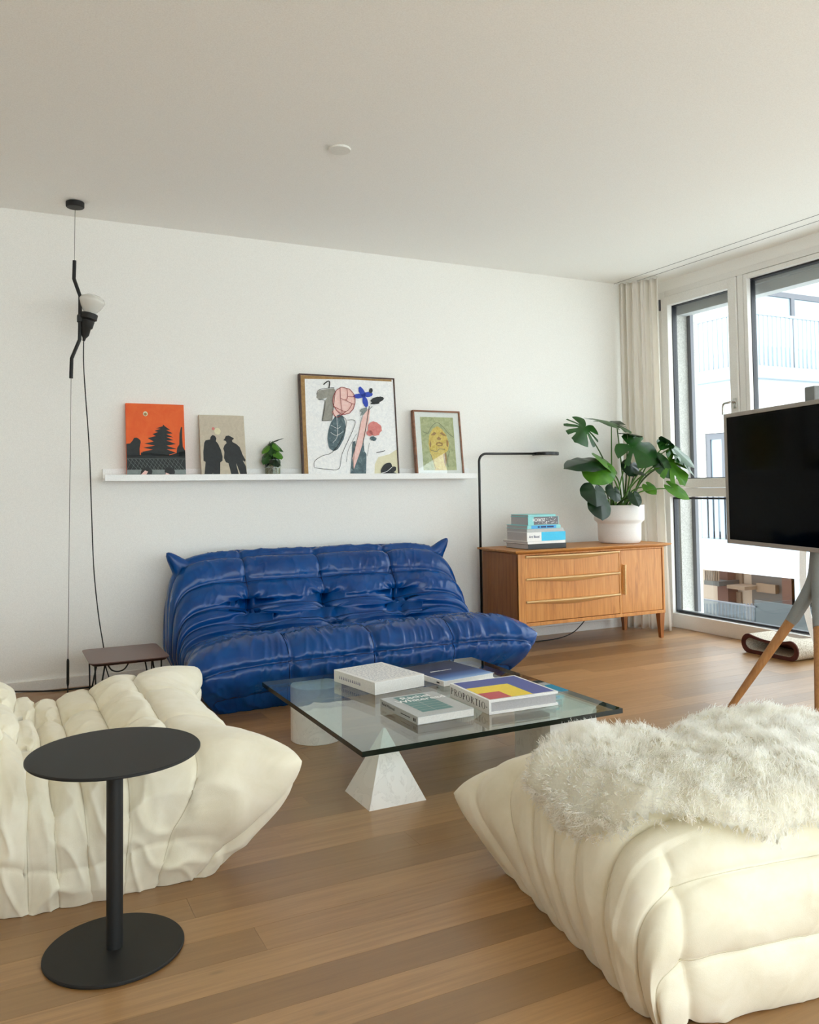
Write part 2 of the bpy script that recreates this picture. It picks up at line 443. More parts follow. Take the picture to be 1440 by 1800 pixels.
b = B(); b.box(XL, XW-.05, YW-.015, YW, 0, .058, .003); struct(b.done('baseboard_back', 'white_frame'), 'low white baseboard along the back wall')
for k, x in enumerate((4.227, 4.327)):
    struct(B().box(x-.0022, x+.0022, YB, YW, H-.0012, H+.001).done('trim_%d' % (k+3), 'alu_dark'), 'thin curtain track line in the ceiling')

struct(B().box(XL-.2, 12, -6.5, YB-.2, -.3, -.06).done('bounce_slab', 'bounce_stone'), 'pale slab added unseen behind the viewer to bounce skylight indoors')  # added out of view: pale slab that throws skylight up onto the ceiling
# ---- window 1: frame, sash, panes (all on the window wall)
FX0, FX1 = XW-.002, XW+.075               # frame depth
win = B()
win.box(FX0, FX1, WY1-.07, WY1, 0, WZ1, .004); win.box(FX0, FX1, WY0, WY0+.07, 0, WZ1, .004)
win.box(FX0, FX1, WY0+.07, WY1-.07, WZ1-.045, WZ1, .003); win.box(FX0, FX1, WY0+.07, WY1-.07, 0, .105, .004)
win.box(FX0, FX1, WY0+.07, WY1-.07, .965, 1.028, .003)
win.box(FX0, FX1, 3.975, 4.025, 1.03, WZ1-.045, .003)
win = win.done('window_1', 'white_frame'); struct(win, 'tall white framed window with a lower fixed pane')
def ring(y0, y1, z0, z1, w, x0, x1, name, mat):
    b = B(); b.box(x0, x1, y0, y0+w, z0, z1, .002); b.box(x0, x1, y1-w, y1, z0, z1, .002)
    b.box(x0, x1, y0+w, y1-w, z0, z0+w, .002); b.box(x0, x1, y0+w, y1-w, z1-w, z1, .002)
    return b.done(name, mat, win)
def pane(y0, y1, z0, z1, parent=win):
    ring(y0-.005, y1+.005, z0-.005, z1+.005, .014, XW+.03, XW+.074, 'gasket', 'dark_gasket')
    return B().box(XW+.045, XW+.055, y0, y1, z0, z1).done('pane', 'window_glass', parent)
ring(4.030, 4.735, 1.03, 2.463, .066, FX0-.012, FX1-.01, 'sash', 'white_frame'); pane(4.09, 4.672, 1.093, 2.402)
pane(2.17, 3.945, 1.065, 2.43); ring(2.16, 3.97, 1.03, 2.463, .03, FX0-.003, FX1-.01, 'sash', 'white_frame')
pane(2.17, 4.705, .115, .955)
hd = B(); hx = FX0-.012; hp = onx(1299, 708, hx)
hy = 4.058; hz = 1.60
hd.box(hx-.008, hx, hy-.014, hy+.014, hz-.035, hz+.035, .004)
hd.tube(crom([(hx-.005, hy, hz+.008), (hx-.045, hy, hz+.008), (hx-.055, hy+.012, hz+.004), (hx-.055, hy+.045, hz), (hx-.055, hy+.055, hz-.02), (hx-.055, hy+.057, hz-.075)], 5), .008, 10)
h_ = hd.done('window_handle', 'steel', win, ang=40); h_['label'] = 'brushed steel tilt handle'
B().box(FX0-.018, FX0-.004, 4.741, 4.752, 2.37, 2.455, .002).done('hinge', 'alu_dark', win)
w2 = B(); w2.box(FX0, FX1, -1.5, -1.43, 0, WZ1); w2.box(FX0, FX1, 1.68, 1.75, 0, WZ1); w2.box(FX0, FX1, -1.43, 1.68, WZ1-.07, WZ1); w2.box(FX0, FX1, -1.43, 1.68, 0, .1); w2.box(FX0, FX1, .08, .15, .1, WZ1-.07)
w2 = w2.done('window_2', 'white_frame'); struct(w2, 'second tall white framed window nearer the viewer')
for a, c in ((-1.43, .08), (.15, 1.68)): B().box(XW+.045, XW+.055, a, c, .1, WZ1-.07).done('pane', 'window_glass', w2)

# ================================================================ OUTSIDE
FXX, FYY = 13.5, 11.86
nb = empty('neighbour_building', 'white apartment block with railed balconies seen through the window', 'building', (FXX, FYY, -6))
def ext(name, mat, *boxes, parent=nb):
    b = B(); off = parent.location
    for q in boxes: b.box(q[0]-off.x, q[1]-off.x, q[2]-off.y, q[3]-off.y, q[4]-off.z, q[5]-off.z, *(q[6:]))
    return b.done(name, mat, parent)
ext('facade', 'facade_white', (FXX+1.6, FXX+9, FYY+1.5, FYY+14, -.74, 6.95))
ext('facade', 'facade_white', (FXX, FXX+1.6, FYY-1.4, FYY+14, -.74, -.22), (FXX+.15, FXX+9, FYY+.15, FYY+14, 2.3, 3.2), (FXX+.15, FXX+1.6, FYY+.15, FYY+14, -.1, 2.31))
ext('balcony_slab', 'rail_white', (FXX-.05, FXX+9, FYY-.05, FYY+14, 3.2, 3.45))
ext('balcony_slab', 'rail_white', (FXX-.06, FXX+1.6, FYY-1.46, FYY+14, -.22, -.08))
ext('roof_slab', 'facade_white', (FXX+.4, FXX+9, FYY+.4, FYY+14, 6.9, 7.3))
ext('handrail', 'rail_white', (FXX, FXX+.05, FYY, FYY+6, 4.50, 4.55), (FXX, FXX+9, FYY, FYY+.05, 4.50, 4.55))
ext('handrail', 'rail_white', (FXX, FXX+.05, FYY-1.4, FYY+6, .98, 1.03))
bar = bpy.data.meshes.new('railing_bar'); bm0 = bmesh.new(); bmesh.ops.create_cube(bm0, size=1.0); bm0.to_mesh(bar); bm0.free(); bar.materials.append(M['rail_white'])
def bars(n, fx):
    for k in range(n):
        x, y, z, sx, sy, sz = fx(k); q = bpy.data.objects.new('railing_bar', bar); COL.objects.link(q); q.parent = nb
        q.location = (x-nb.location.x, y-nb.location.y, z+6); q.scale = (sx, sy, sz)
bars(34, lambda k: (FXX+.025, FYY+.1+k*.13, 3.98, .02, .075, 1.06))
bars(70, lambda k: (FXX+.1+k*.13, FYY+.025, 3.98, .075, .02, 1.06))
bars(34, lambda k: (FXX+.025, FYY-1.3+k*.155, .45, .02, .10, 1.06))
def farwin(x0, x1, z0, z1, face, cst):
    if face == 'y': bx = lambda a, b, c, d, t0, t1: (a, b, cst-t1, cst-t0, c, d)
    else: bx = lambda a, b, c, d, t0, t1: (cst-t1, cst-t0, a, b, c, d)
    w = .12
    f = ext('window', 'alu_dark', bx(x0, x0+w, z0, z1, 0, .08), bx(x1-w, x1, z0, z1, 0, .08), bx(x0+w, x1-w, z0, z0+w, 0, .08), bx(x0+w, x1-w, z1-w, z1, 0, .08), bx((x0+x1)/2-.06, (x0+x1)/2+.06, z0+w, z1-w, 0, .08))
    g = ext('pane', 'far_pane', bx(x0+w, x1-w, z0+w, z1-w, .02, .04)); g.parent = f
t = NT('far_pane'); t.set(Base_Color=S('#9fb2c0'), Roughness=.05, Specular_IOR_Level=1.0); M['far_pane'] = t.m
farwin(FXX+1.9, FXX+4.6, 3.45, 5.5, 'y', FYY+1.5)
farwin(12.05, 13.02, -.05, 2.12, 'x', FXX+.15)
ext('frame_band', 'white_frame', (FXX+.04, FXX+.15, 13.03, 13.25, -.08, 2.3), (FXX+.04, FXX+.15, 12.0, 13.03, 2.13, 2.3))
ext('spout', 'facade_white', (FXX-.5, FXX, FYY-.62, FYY-.5, -.40, -.34))
th = empty('townhouse', 'brown street front with small balconies beneath the white parapet', 'building', (27.84, 20.9, -7.2))
FAR = lambda q: tuple(v*1.16 for v in q[:4]) + tuple(1.05+(v-1.05)*1.16 for v in q[4:6])
E2 = lambda n, m, *q: ext(n, m, *[FAR(p) for p in q], parent=th)
def FP(p0, p1, q0, q1, X, dep=.3):             # pixel rectangle on the plane X (before FAR scaling) -> box
    a, c = onx(p0, q0, X), onx(p1, q1, X); e, g = onx(p0, q1, X), onx(p1, q0, X)
    return (X, X+dep, min(c.y, g.y), max(a.y, e.y), (c.z+e.z)/2, (a.z+g.z)/2)
E2('wall', 'tan_wall', FP(1190, 1327, 940, 1160, 24, .6)); E2('wall', 'dark_shop', FP(1327, 1520, 940, 1200, 23.9, .6))
E2('pilaster', 'brown_pilaster', FP(1265, 1277, 940, 1160, 23.5, .49)); E2('pilaster', 'brown_pilaster', FP(1379, 1394, 940, 1160, 23.4, .49)); E2('pilaster', 'facade_grey', FP(1396, 1402, 940, 1160, 23.4, .49))
E2('balcony', 'dark_shop', FP(1238, 1264, 1021, 1029, 22.9, 1)); E2('balcony', 'brown_wall', FP(1278, 1309, 1030, 1036, 23.1, .8)); E2('sign_board', 'brown_wall', FP(1330, 1363, 1027, 1042, 23.7, .15)); E2('window', 'brown_wall', FP(1280, 1304, 1004, 1028, 23.9, .09)); E2('doorway', 'brown_wall', FP(1283, 1302, 1040, 1084, 23.9, .09))
for k in range(9): E2('balcony_bar', 'brown_wall', FP(1239+k*2.9, 1239.8+k*2.9, 1003, 1021, 22.9, .05))
gb = empty('glass_balustrade', 'grey barred balustrade in front of the brown street front', 'railing', (23.2, 17.4, -7.2))
E3 = lambda n, m, *q: ext(n, m, *[FAR(p) for p in q], parent=gb)
E3('panel', 'far_glass', FP(1236, 1328, 1060, 1110, 20, .04)); E3('panel', 'dark_water', FP(1329, 1470, 1064, 1140, 20, .04)); E3('top_rail', 'alu_dark', FP(1236, 1328, 1059, 1061, 19.95, .1))
for k in range(16): E3('bar', 'alu_dark', FP(1237+k*6, 1238+k*6, 1061, 1110, 20.06, .03))
struct(B().box(XW+.35, 80, -40, 80, -7.4, -7.2).done('ground', 'ground_grey'), 'pale paved ground outside')

# ================================================================ QUILTED SEATING
def quilted(nodes, amps, a, NU=300, NV=260, n_sup=7.0, cen=(.5, -.3), fan=None, tuck=.08, tuck_h=.2, ears=(), buttons=(), vseams=(), wrinkle=None, seed=1, vdepth=.012, sgroove=None):
    """Quilted foam seat: profile nodes (depth, height) from the front floor edge over the seat to the rear floor edge,
    swept across the width and closed at the sides.  Returns grid, seam rows and seam columns."""
    K = len(nodes)-1; per = max(6, NV//K); P = []; T = []; C = []
    nd = [np.array(q, float) for q in nodes]
    for i in range(K):
        p0, p1, p2, p3 = nd[max(i-1, 0)], nd[i], nd[i+1], nd[min(i+2, K)]
        for k in range(per):
            t = k/per
            P.append(.5*(2*p1+(p2-p0)*t+(2*p0-5*p1+4*p2-p3)*t*t+(3*p1-p0-3*p2+p3)*t**3)); T.append(t); C.append(i)
    P.append(nd[-1]); T.append(1.0); C.append(K-1)
    P = np.array(P); T = np.array(T); C = np.array(C); NVv = len(P)
    tg = np.gradient(P, axis=0); tg /= np.linalg.norm(tg, axis=1)[:, None]+1e-9
    nrm = np.stack([-tg[:, 1], tg[:, 0]], 1)      # left of travel = outward (front to back over the top)
    arc = np.concatenate([[0], np.cumsum(np.linalg.norm(np.diff(P, axis=0), axis=1))])
    bulge = np.sin(np.pi*T)**.55*np.array([amps[c] for c in C])
    ph = np.linspace(-math.pi/2, math.pi/2, NU)
    # even spacing across the flat, dense at the ends
    X = np.sign(np.sin(ph))*np.abs(np.sin(ph))**(2/n_sup); Sx = np.abs(np.cos(ph))**(2/n_sup)
    xs_flat = np.linspace(-.93, .93, int(NU*.66)); ne = (NU-len(xs_flat))//2
    se = np.linspace((1-.93**n_sup)**(1/n_sup), 0, ne+1)[1:]; xe = (1-se**n_sup)**(1/n_sup)
    Xn = np.concatenate([-xe[::-1], xs_flat, xe]); NUu = len(Xn)
    Sx = np.concatenate([se[::-1], (1-np.abs(xs_flat)**n_sup)**(1/n_sup), se])
    cd, cz = cen
    if fan: cd = np.interp(np.arange(NVv)/per, [fan[2], fan[3]], [fan[0], fan[1]])[None, :]; cz = -.06
    D = P[None, :, 0]+nrm[None, :, 0]*bulge[None]; Z = P[None, :, 1]+nrm[None, :, 1]*bulge[None]
    D = cd+(D-cd)*Sx[:, None]; Z = cz+(Z-cz)*Sx[:, None]
    Xg = np.repeat((Xn*a)[:, None], NVv, 1)
    # the side keeps the pillow of every channel
    side = (1-Sx[:, None]**4); Xg = Xg+np.sign(Xg)*side*bulge[None]*.55
    G = np.stack([Xg, D, Z], 2)
    def normals(G):
        du = np.gradient(G, axis=0); dv = np.gradient(G, axis=1); N = np.cross(du, dv); N /= np.linalg.norm(N, axis=2)[:, :, None]+1e-9
        return N
    N = normals(G)
    if N[NUu//2, NVv//2, 2] < 0: N = -N
    disp = np.zeros(G.shape[:2])
    for (bx_, j, dep, sig) in buttons:
        jj = min(j*per, NVv-1); dx = G[:, :, 0]-bx_; ds = (arc-arc[jj])[None, :]+0*dx; r = np.hypot(dx, ds); ang = np.arctan2(ds, dx)
        disp -= dep*(.75*np.exp(-(r/sig)**1.1)+.35*np.exp(-r/(sig*2.6)))
        disp += .20*dep*np.cos(ang*8+bx_*5+.6*np.sin(ang*3))*np.exp(-r/(sig*1.5))*(1-np.exp(-(r/.035)**2))
    for (vx, v0, v1) in vseams:
        m = ((np.arange(NVv) >= v0*per) & (np.arange(NVv) <= v1*per)).astype(float)
        dx = np.abs(G[:, :, 0]-vx); disp -= m[None]*vdepth*np.exp(-dx/.012)
        disp -= m[None]*vdepth*.8*np.exp(-dx/.07)
        disp += m[None]*.5*vdepth*np.exp(-dx/.06)*(vnoise(G[:, :, 0]*20, np.arange(NVv)[None]*.18+0*G[:, :, 0], G[:, :, 2]*10, seed+3)-.5)
    if sgroove: disp -= sgroove[1]*np.exp(-np.abs(Sx-sgroove[0])/.03)[:, None]*(np.abs(Xn) > .93)[:, None]*(1+.0*G[:, :, 0])
    if sgroove:
        sd_ = np.clip((.97-Sx)/.2, 0, 1)[:, None]; nn = vnoise(G[:, :, 1]*13+G[:, :, 2]*5, G[:, :, 2]*6, G[:, :, 0]*2, seed+9); nb_ = vnoise(G[:, :, 1]*24-G[:, :, 2]*7, G[:, :, 2]*9, G[:, :, 0]*2, seed+10)
        disp += sd_*sgroove[2]*((1-np.abs(2*nn-1))**3+.6*(1-np.abs(2*nb_-1))**4-.5)
    if wrinkle: disp += wrinkle(G, T, C, per, seed)*(.3+.7*Sx[:, None]**5)
    G = G+N*disp[:, :, None]
    for (p0, tip, R, pw) in ears:
        p0 = np.array(p0); tip = np.array(tip); fl_ = G.reshape(-1, 3); p0 = fl_[np.argmin(np.linalg.norm(fl_-p0, axis=1))].copy()
        dd_ = np.linalg.norm(G-p0, axis=2)/R; w = np.clip(1-dd_, 0, 1)**pw if pw > 0 else np.clip(1-dd_**2, 0, 1)**(-pw); G = G+w[:, :, None]*(tip-p0)
    tk = np.clip(1-G[:, :, 2]/tuck_h, 0, 1)**1.6
    G[:, :, 0] -= np.sign(G[:, :, 0])*tuck*tk*np.clip(np.abs(G[:, :, 0])/a, 0, 1)**2
    G[:, :, 2] = np.maximum(G[:, :, 2], .001+.0*G[:, :, 2])
    return G, [k*per for k in range(K+1)], Xn*a

def grid_mesh(G, name):
    nu, nv = G.shape[:2]; me = bpy.data.meshes.new(name)
    idx = np.arange(nu*nv).reshape(nu, nv)
    q = np.stack([idx[:-1, :-1], idx[1:, :-1], idx[1:, 1:], idx[:-1, 1:]], -1).reshape(-1, 4)
    q = q[(G.reshape(-1, 3)[q][:, :, 2] > .0015).any(1)]
    me.vertices.add(nu*nv); me.vertices.foreach_set('co', G.reshape(-1).astype(np.float32))
    me.loops.add(q.size); me.loops.foreach_set('vertex_index', q.reshape(-1).astype(np.int32))
    me.polygons.add(len(q)); me.polygons.foreach_set('loop_start', np.arange(0, q.size, 4, dtype=np.int32))
    me.update(calc_edges=True); me.validate(); me.polygons.foreach_set('use_smooth', [True]*len(me.polygons))
    return me
def seam_rows(G, rows, mat, root, lim=1.0, r=.0022, name='seam'):
    for j in rows:
        pts = [Vector(G[i, j]) for i in range(2, G.shape[0]-2, 2) if G[i, j, 2] > .004]
        if len(pts) > 3: B().tube(pts, r, 5).done(name, mat, root, smooth=True)

# ---- blue leather sofa
sofa = empty('leather_sofa', 'deep blue quilted leather three seat sofa against the back wall', 'sofa', (1.745, 3.86, 0))
BN = [(.115, 0), (.055, .088), (.0, .232), (.20, .335), (.40, .30), (.53, .285), (.585, .355), (.635, .432), (.735, .555), (.845, .672), (.925, .655), (.985, .40), (.975, 0)]
BA = [.012, .018, .050, .020, .016, .034, .032, .038, .042, .030, .03, .0]
def leather_wr(G, T, C, per, sd):
    x, v = G[:, :, 0], np.arange(G.shape[1])[None]/per+0*G[:, :, 0]
    n1 = vnoise(x*17+v*.9, v*1.3, v*0+.5, sd); n2 = vnoise(x*34-v*1.6, v*2.2, v*0, sd+1); n3 = vnoise(x*9, v*4.0, v*0, sd+2)
    rid = (1-np.abs(2*n1-1))**3; rid2 = (1-np.abs(2*n2-1))**4
    ft = ((v > .1) & (v < 3.3)).astype(float)
    tp = ((v > 7.0) & (v < 10.0)).astype(float); mid = 1-ft-tp
    return ft*(.0105*rid+.0065*rid2-.006)+tp*(.008*rid*n3+.006*rid2*n1)+mid*(.004*n3+.002*rid2*n3)
cols = (-.475, -.03, .425)
G, rows, xs = quilted(BN, BA, .875, 380, 300, 8, (.52, -.35), (.16, .93, 1.5, 10.5), .10, .2,
    ears=[((-.87, .05, .25), (-.955, -.015, .245), .27, 1.35), ((.87, .05, .25), (.955, -.015, .245), .27, 1.35),
          ((-.86, .85, .69), (-.888, .855, .716), .052, -1.2), ((.86, .85, .69), (.88, .855, .728), .052, -1.2)],
    buttons=[(c, 7, .068, .062) for c in cols]+[(c*1.02+.02, 5, .055, .06) for c in cols],
    vseams=[(c, 7, 9.6) for c in cols]+[(c+.02, .2, 3.0) for c in cols], wrinkle=leather_wr, seed=4)
link('upholstery', grid_mesh(G, 'upholstery'), 'blue_leather', sofa)
seam_rows(G, [rows[k] for k in (1, 2, 6, 7, 8, 11)], 'blue_seam', sofa)
for c in cols:
    i = int(np.argmin(np.abs(xs-c)))
    for j0, j1 in ((rows[7], rows[9]), (rows[0]+4, rows[3])):
        B().tube([Vector(G[i, j]) for j in range(j0, j1, 2)], .0020, 5).done('seam', 'blue_seam', sofa, smooth=True)
    for j, cc in ((rows[7], c), (rows[5], c*1.02+.02)):
        i2 = int(np.argmin(np.abs(xs-cc))); p = Vector(G[i2, j])
        B().lathe([(0, .006), (.007, .005), (.011, .001), (.010, -.004)], 16, Matrix.Translation(p+Vector((0, -.004, .003))) @ Matrix.Rotation(-.9, 4, 'X').inverted()).done('button', 'blue_seam', sofa, smooth=True)

# ---- cream quilted chairs
def suede_wr(G, T, C, per, sd):
    x, v = G[:, :, 0], np.arange(G.shape[1])[None]/per+0*G[:, :, 0]
    n1 = vnoise(x*9+v*1.1, v*1.1, v*0+.5, sd); n2 = vnoise(G[:, :, 0]*14, G[:, :, 1]*14, G[:, :, 2]*7, sd+1); n3 = vnoise(x*22-v*2.0, v*1.6, v*0, sd+2)
    return .018*((1-np.abs(2*n1-1))**2.5-.3)*n2+.006*((1-np.abs(2*n3-1))**4)*n2+.006*(n2-.5)
lch = empty('quilted_chair', 'cream quilted low lounge chair behind the black round table', 'chair', (.665, 2.845, 0), math.pi/2)
CN = [(.13, 0), (.06, .09), (.0, .265), (.20, .355), (.34, .325), (.455, .300), (.53, .30), (.59, .335), (.65, .40), (.72, .50), (.81, .61), (.90, .69), (.98, .66), (1.03, .40), (1.02, 0)]
CA = [.012, .018, .042, .028, .026, .026, .026, .026, .026, .028, .03, .03, .03, .02]
ccols = (-.19, .19)
G, rows, xs = quilted(CN, CA, .575, 300, 300, 7, (.50, -.45), (.17, .98, 1.5, 12.5), .075, .22,
    ears=[((-.55, .05, .285), (-.645, -.095, .312), .23, 1.0), ((.55, .05, .29), (.635, -.095, .325), .22, 1.0), ((-.55, .92, .67), (-.60, .95, .74), .12, 1.2), ((.55, .92, .67), (.60, .95, .74), .12, 1.2)],
    buttons=[(c, 8, .022, .05) for c in ccols]+[(c, 6, .016, .05) for c in ccols],
    vseams=[(c, 2.0, 8) for c in ccols], wrinkle=suede_wr, seed=21, vdepth=.014, sgroove=(.45, .008, .016))
link('upholstery', grid_mesh(G, 'upholstery'), 'cream_suede', lch)
seam_rows(G, rows[2:12], 'cream_seam', lch, r=.0018)
for c in ccols:
    for j in (8, 6):
        i2 = int(np.argmin(np.abs(xs-c))); p = Vector(G[i2, rows[j]])
        B().lathe([(0, .006), (.008, .005), (.012, .001), (.010, -.004)], 16, Matrix.Translation(p+Vector((0, -.003, .003)))).done('button', 'cream_seam', lch, smooth=True)

pouf = empty('quilted_footstool', 'cream quilted footstool with the white sheepskin on it', 'footstool', (1.69, 1.985, 0), math.pi-.155)
PN = [(.13, 0), (.06, .07), (.0, .185), (.09, .285), (.20, .335), (.32, .345), (.44, .35), (.56, .355), (.70, .35), (.815, .29), (.835, .15), (.80, 0)]
PA = [.012, .018, .026, .026, .026, .026, .026, .028, .034, .022, .018]
G, rows, xs = quilted(PN, PA, .47, 260, 280, 6.5, (.43, -.5), (.16, .78, 1.5, 9.5), .06, .2,
    ears=[((-.47, .05, .2), (-.51, -.07, .175), .22, 1.25), ((.47, .05, .2), (.515, -.07, .172), .22, 1.25)],
    vseams=[(.39, 8.5, 11), (-.39, 8.5, 11)], wrinkle=lambda G, T, C, per, sd: .55*suede_wr(G, T, C, per, sd), seed=33, sgroove=(.45, .001, .003))
link('upholstery', grid_mesh(G, 'upholstery'), 'cream_suede', pouf); PG = G.copy()
seam_rows(G, rows[2:11], 'cream_seam', pouf, r=.0018)

# ================================================================ COFFEE TABLE AND ITS BOOKS
GZ = .246                                     # top of the glass
gx0, gx1, gy0, gy1 = 1.02, 2.045, 2.39, 3.455
ct = empty('coffee_table', 'low square glass coffee table on white marble solids', 'coffee table', ((gx0+gx1)/2, (gy0+gy1)/2, 0))
cx, cy = ct.location.x, ct.location.y
b = B(); b.box(gx0-cx, gx1-cx, gy0-cy, gy1-cy, GZ-.017, GZ)
for f in b.bm.faces: f.material_index = 0 if abs(f.normal.z) > .5 else 1
gt = b.done('glass_top', ['table_glass', 'glass_edge'], ct, norm=False); gt['label'] = 'clear glass top with dark green edges'
b = B(); px0, px1, py0, py1 = 1.107-cx, 1.317-cx, 2.54-cy, 2.75-cy; ax, ay = (px0+px1)/2, (py0+py1)/2
tp = .004
b.bm.verts.ensure_lookup_table()
v = [b.bm.verts.new(q) for q in [(px0, py0, 0), (px1, py0, 0), (px1, py1, 0), (px0, py1, 0), (ax-tp, ay-tp, GZ-.0175), (ax+tp, ay-tp, GZ-.0175), (ax+tp, ay+tp, GZ-.0175), (ax-tp, ay+tp, GZ-.0175)]]
for q in ((3, 2, 1, 0), (4, 5, 6, 7), (0, 1, 5, 4), (1, 2, 6, 5), (2, 3, 7, 6), (3, 0, 4, 7)): b.bm.faces.new([v[k] for k in q])
b.done('pyramid_support', 'white_marble', ct)
ccx, ccy, cr = 1.235, 3.385, .108
b = B(); b.lathe([(0, 0), (cr-.002, 0), (cr, .002), (cr, GZ-.0195), (cr-.002, GZ-.0175), (0, GZ-.0175)], 64, Matrix.Translation((ccx-cx, ccy-cy, 0)))
b.done('cylinder_support', 'white_marble', ct, ang=40)
b = B(); b.box(1.817-cx, 2.03-cx, 2.52-cy, 2.752-cy, 0, GZ-.0175, .0015); b.done('cube_support', 'white_marble', ct)
b = B(); R = (GZ-.0175)/2; b.lathe([(R*math.sin(math.pi*k/24), R-R*math.cos(math.pi*k/24)) for k in range(25)], 48, Matrix.Translation((1.90-cx, 3.3-cy, 0))); b.done('sphere_support', 'white_marble', ct, smooth=True)

def book(name, label, x0, x1, y0, y1, z, th, cover, spine='left', page='page_white', rz=0, soft=False, group=None, cov=.0025, edge=.004):
    """A closed book lying flat: cover boards, spine and page block.  spine: which side ('left' = -x, 'front' = -y)."""
    cx, cy = (x0+x1)/2, (y0+y1)/2; w, d = (x1-x0)/2, (y1-y0)/2
    r = empty(name, label, 'book', (cx, cy, z), rz, group)
    e = edge if not soft else .0006
    sx0, sy0 = (e if spine != 'left' else cov), (e if spine != 'front' else cov)
    pb = B().box(-w+sx0, w-e, -d+sy0, d-e, cov, th-cov).done('page_block', page, r)
    b = B(); b.box(-w, w, -d, d, 0, cov, .0006); b.box(-w, w, -d, d, th-cov, th, .0006); c = b.done('cover', cover, r)
    if spine == 'left': B().box(-w-.0004, -w+cov, -d, d, .0003, th-.0003, .0006).done('spine', cover, r)
    else: B().box(-w, w, -d-.0004, -d+cov, .0003, th-.0003, .0006).done('spine', cover, r)
    return r, w, d, th
def flat(name, pts, z, mat, parent):          # printed area lying on a cover
    b = B(); b.poly([(p[0], p[1], z) for p in pts]); o = b.done(name, mat, parent, norm=False)
    return o
def rect(x0, x1, y0, y1): return [(x0, y0), (x1, y0), (x1, y1), (x0, y1)]

def px_book(P, z, th):                        # corners of the top cover (far-left, far-right, near-right, near-left) in the photograph
    q = [onz(x, y, z+th) for x, y in P]
    ang = math.atan2((q[1].y-q[0].y+q[2].y-q[3].y), (q[1].x-q[0].x+q[2].x-q[3].x))
    c = (q[0]+q[1]+q[2]+q[3])/4
    w = ((q[1]-q[0]).length+(q[2]-q[3]).length)/2; d = ((q[0]-q[3]).length+(q[1]-q[2]).length)/2
    return c, w, d, ang
# white book with handwriting
c, w, d, a = px_book([(598, 1177), (682, 1163), (734, 1188), (648, 1203)], GZ, .046)
r, w, d, th = book('notes_book', 'thick white paperback with handwriting on its cover, on the glass', c.x-w/2, c.x+w/2, c.y-d/2, c.y+d/2, GZ+.0006, .048, 'cover_white', rz=a, soft=True)
b = B(); rr = random.Random(5); yy = d-.02
while yy > -d+.02:
    xx = -w+.015
    while xx < w-.02:
        L = rr.uniform(.006, .022); n = max(3, int(L/.002)); base = yy+rr.uniform(-.0012, .0012)
        pts = [(xx+L*k/n, base+rr.uniform(-.0022, .0022)) for k in range(n+1)]
        for p, q in zip(pts, pts[1:]): b.poly([(p[0], p[1], th+.0004), (q[0], q[1], th+.0004), (q[0], q[1]+.0017, th+.0004), (p[0], p[1]+.0017, th+.0004)])
        xx += L+rr.uniform(.004, .009)
    yy -= .0125
b.done('handwriting', 'ink_scribble', r, norm=False)
b = B()
for k in range(12):
    y = d-.05-k*.014; b.poly([(-w-.0008, y, .018), (-w-.0008, y+.002, .03), (-w-.0008, y+.004, .03), (-w-.0008, y+.006, .018)])
b.done('spine_marks', 'ink_scribble', r, norm=False)
# dark blue gradient book
c, w, d, a = px_book([(714, 1174), (800, 1160), (858, 1185), (770, 1200)], GZ, .02)
r, w, d, th = book('photo_book', 'thin white book with a dark to pale blue cover photo, on the glass', c.x-w/2, c.x+w/2, c.y-d/2, c.y+d/2, GZ+.0006, .021, 'cover_white', rz=a)
o = flat('cover_photo', rect(-w+.006, w-.001, -d+.001, d-.001), th+.0003, 'cover_gradient', r)
b = B(); rr = random.Random(12)
for k in range(13):
    x = -w+.055+k*.0085
    b.poly([(p[0], p[1], th+.0006) for p in rect(x, x+.006, .005, .005+(.011 if k < 6 else .007))])
b.done('cover_marks', 'paint_white', r, norm=False)
b = B()
for y0, y1 in ((d-.08, d-.05), (d-.16, d-.11), (-d+.03, -d+.05)): b.poly([(-w-.0008, y1, .007), (-w-.0008, y0, .007), (-w-.0008, y0, .013), (-w-.0008, y1, .013)])
b.done('spine_marks', 'ink_black', r, norm=False)
# Rachel Whiteread
c, w, d, a = px_book([(671, 1230), (763, 1214), (832, 1247), (732, 1260)], GZ, .027)
r, w, d, th = book('grey_art_book', 'pale grey art book with a teal photo and white title, nearest the pyramid', c.x-w/2, c.x+w/2, c.y-d/2, c.y+d/2, GZ+.0006, .028, 'cover_grey', rz=a, soft=True)
flat('cover_photo', rect(-w+.045, w-.055, -d+.045, d-.015), th+.0003, 'cover_teal', r)
b = B()
for k in range(4):
    y = -d+.07+k*.03; b.poly([(p[0], p[1], th+.0005) for p in rect(-w+.045, w-.055, y, y+.002)])
b.poly([(p[0], p[1], th+.0005) for p in rect(-w+.10, -w+.102, -d+.045, d-.015)])
b.done('photo_lines', 'cover_grey', r, norm=False)
put_text('Rachel', .046, 'paint_white', r, frame4((-w+.060, d-.060, th+.0007), (1, 0, 0), (0, 1, 0)), .0008)
put_text('Whiteread', .046, 'paint_white', r, frame4((-w+.024, d-.100, th+.0007), (1, 0, 0), (0, 1, 0)), .0008)
put_text('Rachel Whiteread', .014, 'ink_black', r, frame4((-w-.0008, d-.015, .010), (0, -1, 0), (0, 0, 1)), .0003)
b = B(); b.poly([(-w-.0008, y, z) for y, z in ((-.02, .012), (-.09, .012), (-.09, .015), (-.02, .015))])
for y in (-d+.018, -d+.028): b.poly([(-w-.0008, y+.004, .008), (-w-.0008, y-.004, .008), (-w-.0008, y-.004, .019), (-w-.0008, y+.004, .019)])
b.done('spine_marks', 'ink_black', r, norm=False)
